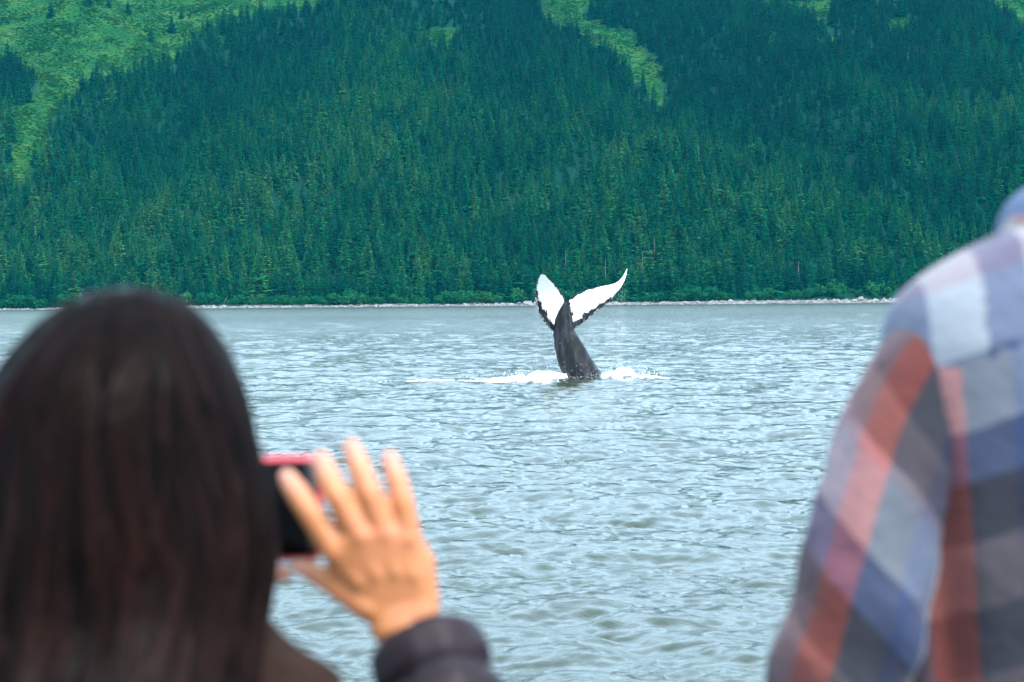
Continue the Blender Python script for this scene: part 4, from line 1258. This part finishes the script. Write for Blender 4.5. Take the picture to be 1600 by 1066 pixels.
# a long fold beside the sleeve
v_[:, 1] += .016 * np.exp(-((v_[:, 0] - (.352 + .06 * (2.1 - v_[:, 2]))) / .016) ** 2) * np.clip((2.13 - v_[:, 2]) / .10, 0, 1)
shirt_me = make_mesh('shirt', v_, q_[:, ::-1], mats=[PLAID])
def torso_uv(vi, fi, co):
    x, y, z = co[:, 0], co[:, 1], co[:, 2]
    slope = .36
    vv = (2.262 + slope * np.minimum(x - .434, 0) + .1 * np.clip(x - .434, 0, 1)) - z
    uu = x - (.354 - .016) - .05 * np.clip(vv - .09, 0, 1)
    back = y < 2.10
    uu = np.where(back, uu, -uu + .3)
    # face by face: the yoke above the seam has its own cloth
    nf = len(shirt_me.polygons)
    cnt = np.bincount(fi, minlength=nf); vm = np.bincount(fi, vv[vi], nf) / cnt
    xm = np.bincount(fi, x[vi], nf) / cnt
    yoke = (vm < .093)[fi]
    U = np.where(yoke, .071 + np.where((xm > .393)[fi] & (x[vi] > .38), x[vi] - .393, x[vi] - .314), uu[vi]); Vv = np.where(yoke, np.where(vv[vi] < .028, (vv[vi] - .028) * .43, vv[vi] - .028), vv[vi] - .090)
    return np.stack([U, Vv], -1)
set_uv(shirt_me, torso_uv)
shirt = child('shirt', shirt_me, PM)
def arm_path(side):
    if side < 0:
        return [V3(.410, 2.085, 2.158), V3(.377, 2.075, 2.145), V3(.3475, 2.065, 2.104), V3(.322, 2.055, 2.035), V3(.304, 2.05, 1.975), V3(.286, 2.05, 1.91), V3(.270, 2.06, 1.845), V3(.272, 2.10, 1.805), V3(.30, 2.19, 1.805), V3(.335, 2.28, 1.825), V3(.352, 2.325, 1.835)]
    p = arm_path(-1); return [V3(2 * MX - q[0], q[1], q[2]) for q in p]
for side in (-1, 1):
    p, r = spline(arm_path(side), [.044, .054, .0585, .0600, .0605, .060, .060, .058, .052, .044, .040], 120)
    v, q, uv, ln = tube(p, r, 72)
    f1_ = fbm(uv[:, 0] * 7 + 3, uv[:, 1] * 16, 3, 81) * .0035 + .0030 * np.sin(uv[:, 1] * 85 + uv[:, 0] * 9 + 2 * fbm(uv[:, 0] * 4, uv[:, 1] * 8, 2, 82)) * np.exp(-((uv[:, 1] - .32) / .09) ** 2)
    ctr = np.repeat(p, 72, 0); nv = (v - ctr) / np.linalg.norm(v - ctr, axis=1)[:, None]
    v = v + nv * f1_[:, None]
    me = make_mesh('sleeve', v, q, mats=[PLAID])
    def suv(vi, fi, co, uv=uv, q=q):
        u = uv[vi, 0].copy()
        big = np.zeros(len(me.polygons)); np.maximum.at(big, fi, u)
        u = np.where((big[fi] > .9) & (u < .2), u + 1, u)
        arc = (1 - u) * .377; return np.stack([arc - .0425, uv[vi, 1] - .55 * arc - .1125], -1)
    SLV = (.062, .012)
    set_uv(me, suv)
    child('sleeve', me, shirt)
# collar
cp = []
for k, (z, a, b, of) in enumerate([(2.250, .066, .066, 0), (2.262, .064, .066, 0), (2.272, .064, .066, 0), (2.274, .070, .072, 0), (2.266, .077, .080, 0), (2.250, .088, .094, 0)]):
    for j in range(48):
        th = j / 48 * 2 * math.pi
        cp.append((MX + .012 + a * math.sin(th), 2.125 - b * math.cos(th) + .01, z - .03 * max(0, -math.cos(th))))
me = make_mesh('collar', cp, grid_quads(6, 48, True), mats=[PLAID])
set_uv(me, lambda vi, fi, co: np.stack([co[vi, 0] + .1, 2.3 - co[vi, 2] + .13], -1))
child('collar', me, shirt)
# body, head, hands
mh = V3(.541, 2.185, 2.194)
MB = head_parts(mh, 1.06)
MB += [hull((mh + V3(0, -.03, -.01), .055), (V3(MX + .02, 2.13, 2.18), .056)), hull((V3(MX - .13, 2.10, 2.11), .050), (V3(MX + .13, 2.10, 2.11), .050), (V3(MX, 2.10, 2.22), .06)),
       hull((V3(MX - .075, 2.10, 2.06), .085), (V3(MX + .075, 2.10, 2.06), .085), (V3(MX - .07, 2.10, 1.65), .085), (V3(MX + .07, 2.10, 1.65), .085)),
       hull((V3(MX - .08, 2.10, 1.66), .09), (V3(MX + .08, 2.10, 1.66), .09), (V3(MX - .08, 2.10, 1.50), .10), (V3(MX + .08, 2.10, 1.50), .10))]
for side in (-1, 1):
    ap = arm_path(side)
    MB += chain([ap[1], ap[4], ap[6], ap[8], ap[10]], [.036, .042, .042, .036, .028])
    w0 = ap[10]; fx_ = -side * .25
    dv = V3(fx_, .95, .10); dv /= np.linalg.norm(dv); sv_ = np.cross(dv, V3(0, 0, 1)); sv_ /= np.linalg.norm(sv_)
    kn = [w0 + dv * .095 + sv_ * q for q in (-.032, -.011, .011, .031)]
    MB.append(hull((w0 + dv * .01, V3(.028, .028, .022)), *[(q, .012) for q in kn]))
    for q, L_ in zip(kn, (.068, .078, .074, .058)):
        MB += chain([q, q + dv * L_ * .5 + V3(0, 0, -.008), q + dv * L_ * .8 + V3(0, 0, -.026), q + dv * L_ * .85 + V3(0, 0, -.044)], [.0105, .0098, .009, .0078])
    tb = w0 + dv * .03 + sv_ * (.026 if side < 0 else -.026)
    so = sv_ * (1 if side < 0 else -1)
    MB += chain([tb, tb + dv * .03 + so * .022 - V3(0, 0, .012), tb + dv * .06 + so * .024 - V3(0, 0, .024), tb + dv * .08 + so * .018 - V3(0, 0, .032)], [.016, .0125, .011, .0088])
MB += legs(MX, 2.09, 1.50)
mb = remeshed('body', MB, .0048, 2); mark_skin(mb, [], []); mb.materials.append(SKIN_M)
mbody = child('body', mb, PM)
add_eyes(mh, 1.06, mbody)
t = NT('short_hair'); n_ = t.tex(160., 3, .6, t.geo()); t.setb(Base_Color=t.mix(n_, (.10, .04, .028), (.19, .08, .06)), Roughness=.7, Normal=t.bump(n_, .8, .003)); SHAIR = t.m
hv_ = []
for k in range(20):
    ph_a = R(-38 + k * 3.6)
    for j in range(40):
        th = R(-112 + j * 224 / 39)
        rr_ = 1.03 + .006 * math.sin(j * 3.1 + k * 2.3)
        hv_.append(mh + V3(0, -.012, .02) + V3(math.sin(th) * math.cos(ph_a) * .083 * rr_, -math.cos(th) * math.cos(ph_a) * .098 * rr_, math.sin(ph_a) * .088 * rr_))
me = make_mesh('short_hair', hv_, grid_quads(20, 40), mats=[SHAIR])
child('hair', me, PM)
# cap
t = NT('cap_cloth'); n_ = t.tex(340., 2, .6, t.geo()); n2 = t.tex(14., 4, .6, t.geo())
t.setb(Base_Color=t.mix(n_, t.mix(n2, (.030, .048, .11), (.052, .078, .16)), (.095, .125, .20)), Roughness=.92, Normal=t.bump(n_, .5, .001)); CAPM = t.m
cc = V3(.539, 2.178, 2.250)
cv = []
nk = 22
for k in range(nk):
    f_ = k / (nk - 1)
    z = -.004 + .066 * math.sin(f_ * math.pi / 2) if k else -.012
    rad_ = math.cos(f_ * math.pi / 2) ** .55
    for j in range(64):
        th = j / 64 * 2 * math.pi
        seam = 1 - .010 * max(0, math.cos(th * 6)) ** 24
        cv.append(cc + V3(math.sin(th) * .1035 * rad_ * seam, -math.cos(th) * .118 * rad_ * seam, z))
cap = child('cap', make_mesh('cap', cv, grid_quads(nk, 64, True), mats=[CAPM]), PM)
bv = []
for lay in (0, 1):
    for k in range(8):
        for j in range(25):
            th = R(-68 + j * 136 / 24); e_ = k / 7 * .075 * math.cos(R(-68 + j * 136 / 24)) ** .5
            bv.append(cc + V3(math.sin(th) * (.1035 + e_ * .25), math.cos(th) * .116 + e_, -.004 - .010 * math.sin(th) ** 2 - lay * .004 - e_ * .12))
bq = np.concatenate([grid_quads(8, 25), grid_quads(8, 25)[:, ::-1] + 200])
child('brim', make_mesh('brim', bv, bq, mats=[CAPM]), cap)
bvn = []
for k in range(5):
    a = k / 4 * math.pi
    for j in range(12):
        th = j / 12 * 2 * math.pi
        bvn.append(cc + V3(math.cos(th) * .008 * math.sin(a + .01), math.sin(th) * .008 * math.sin(a + .01), .058 - .004 * math.cos(a)))
child('button', make_mesh('button', bvn, grid_quads(5, 12, True), mats=[CAPM]), cap)
lower_half(MX, 2.09, 1.48, PM)

# the deck they stand on
t = NT('deck_paint'); n_ = t.tex(5., 5, .6, t.geo()); t.setb(Base_Color=t.mix(n_, (.16, .17, .18), (.22, .23, .24)), Roughness=.7); 
dv_ = []; 
for z in (DECK - .005, DECK - .9):
    for x, y in ((-2.2, -3.2), (2.2, -3.2), (2.2, 1.6), (1.5, 2.7), (.0, 3.1), (-1.5, 2.7), (-2.2, 1.6)): dv_.append((x, y, z))
me = bpy.data.meshes.new('boat_deck')
me.from_pydata([tuple(p) for p in dv_], [], [tuple(range(7)), tuple(range(13, 6, -1))] + [(k, k + 7, (k + 1) % 7 + 7, (k + 1) % 7) for k in range(7)])
me.materials.append(t.m); me.update()
tag(mobj('boat_deck', me), 'grey painted boat deck under the two people', kind='structure')

#@@NEXT
# ------------------------------------------------------------------ haze
def build_haze(dens):
    t = NT('haze_air')
    pv = t.new('ShaderNodeVolumePrincipled')
    pv.inputs['Color'].default_value = (.04, .68, .90, 1)
    pv.inputs['Density'].default_value = dens
    pv.inputs['Anisotropy'].default_value = .1
    t.n.remove(t.b)
    t.l.new(pv.outputs[0], t.out.inputs['Volume'])
    x0, x1, y0, y1, z0, z1 = -2800, 2800, -300, 4400, -22, 1150
    v = [(x, y, z) for z in (z0, z1) for x, y in ((x0, y0), (x1, y0), (x1, y1), (x0, y1))]
    q = [(3, 2, 1, 0), (4, 5, 6, 7), (0, 1, 5, 4), (1, 2, 6, 5), (2, 3, 7, 6), (3, 0, 4, 7)]
    o = mobj('haze', make_mesh('haze', v, q, smooth=False, mats=[t.m]))
    tag(o, 'thin bluish haze over the sea and hillside', kind='stuff')
build_haze(2.0e-5)
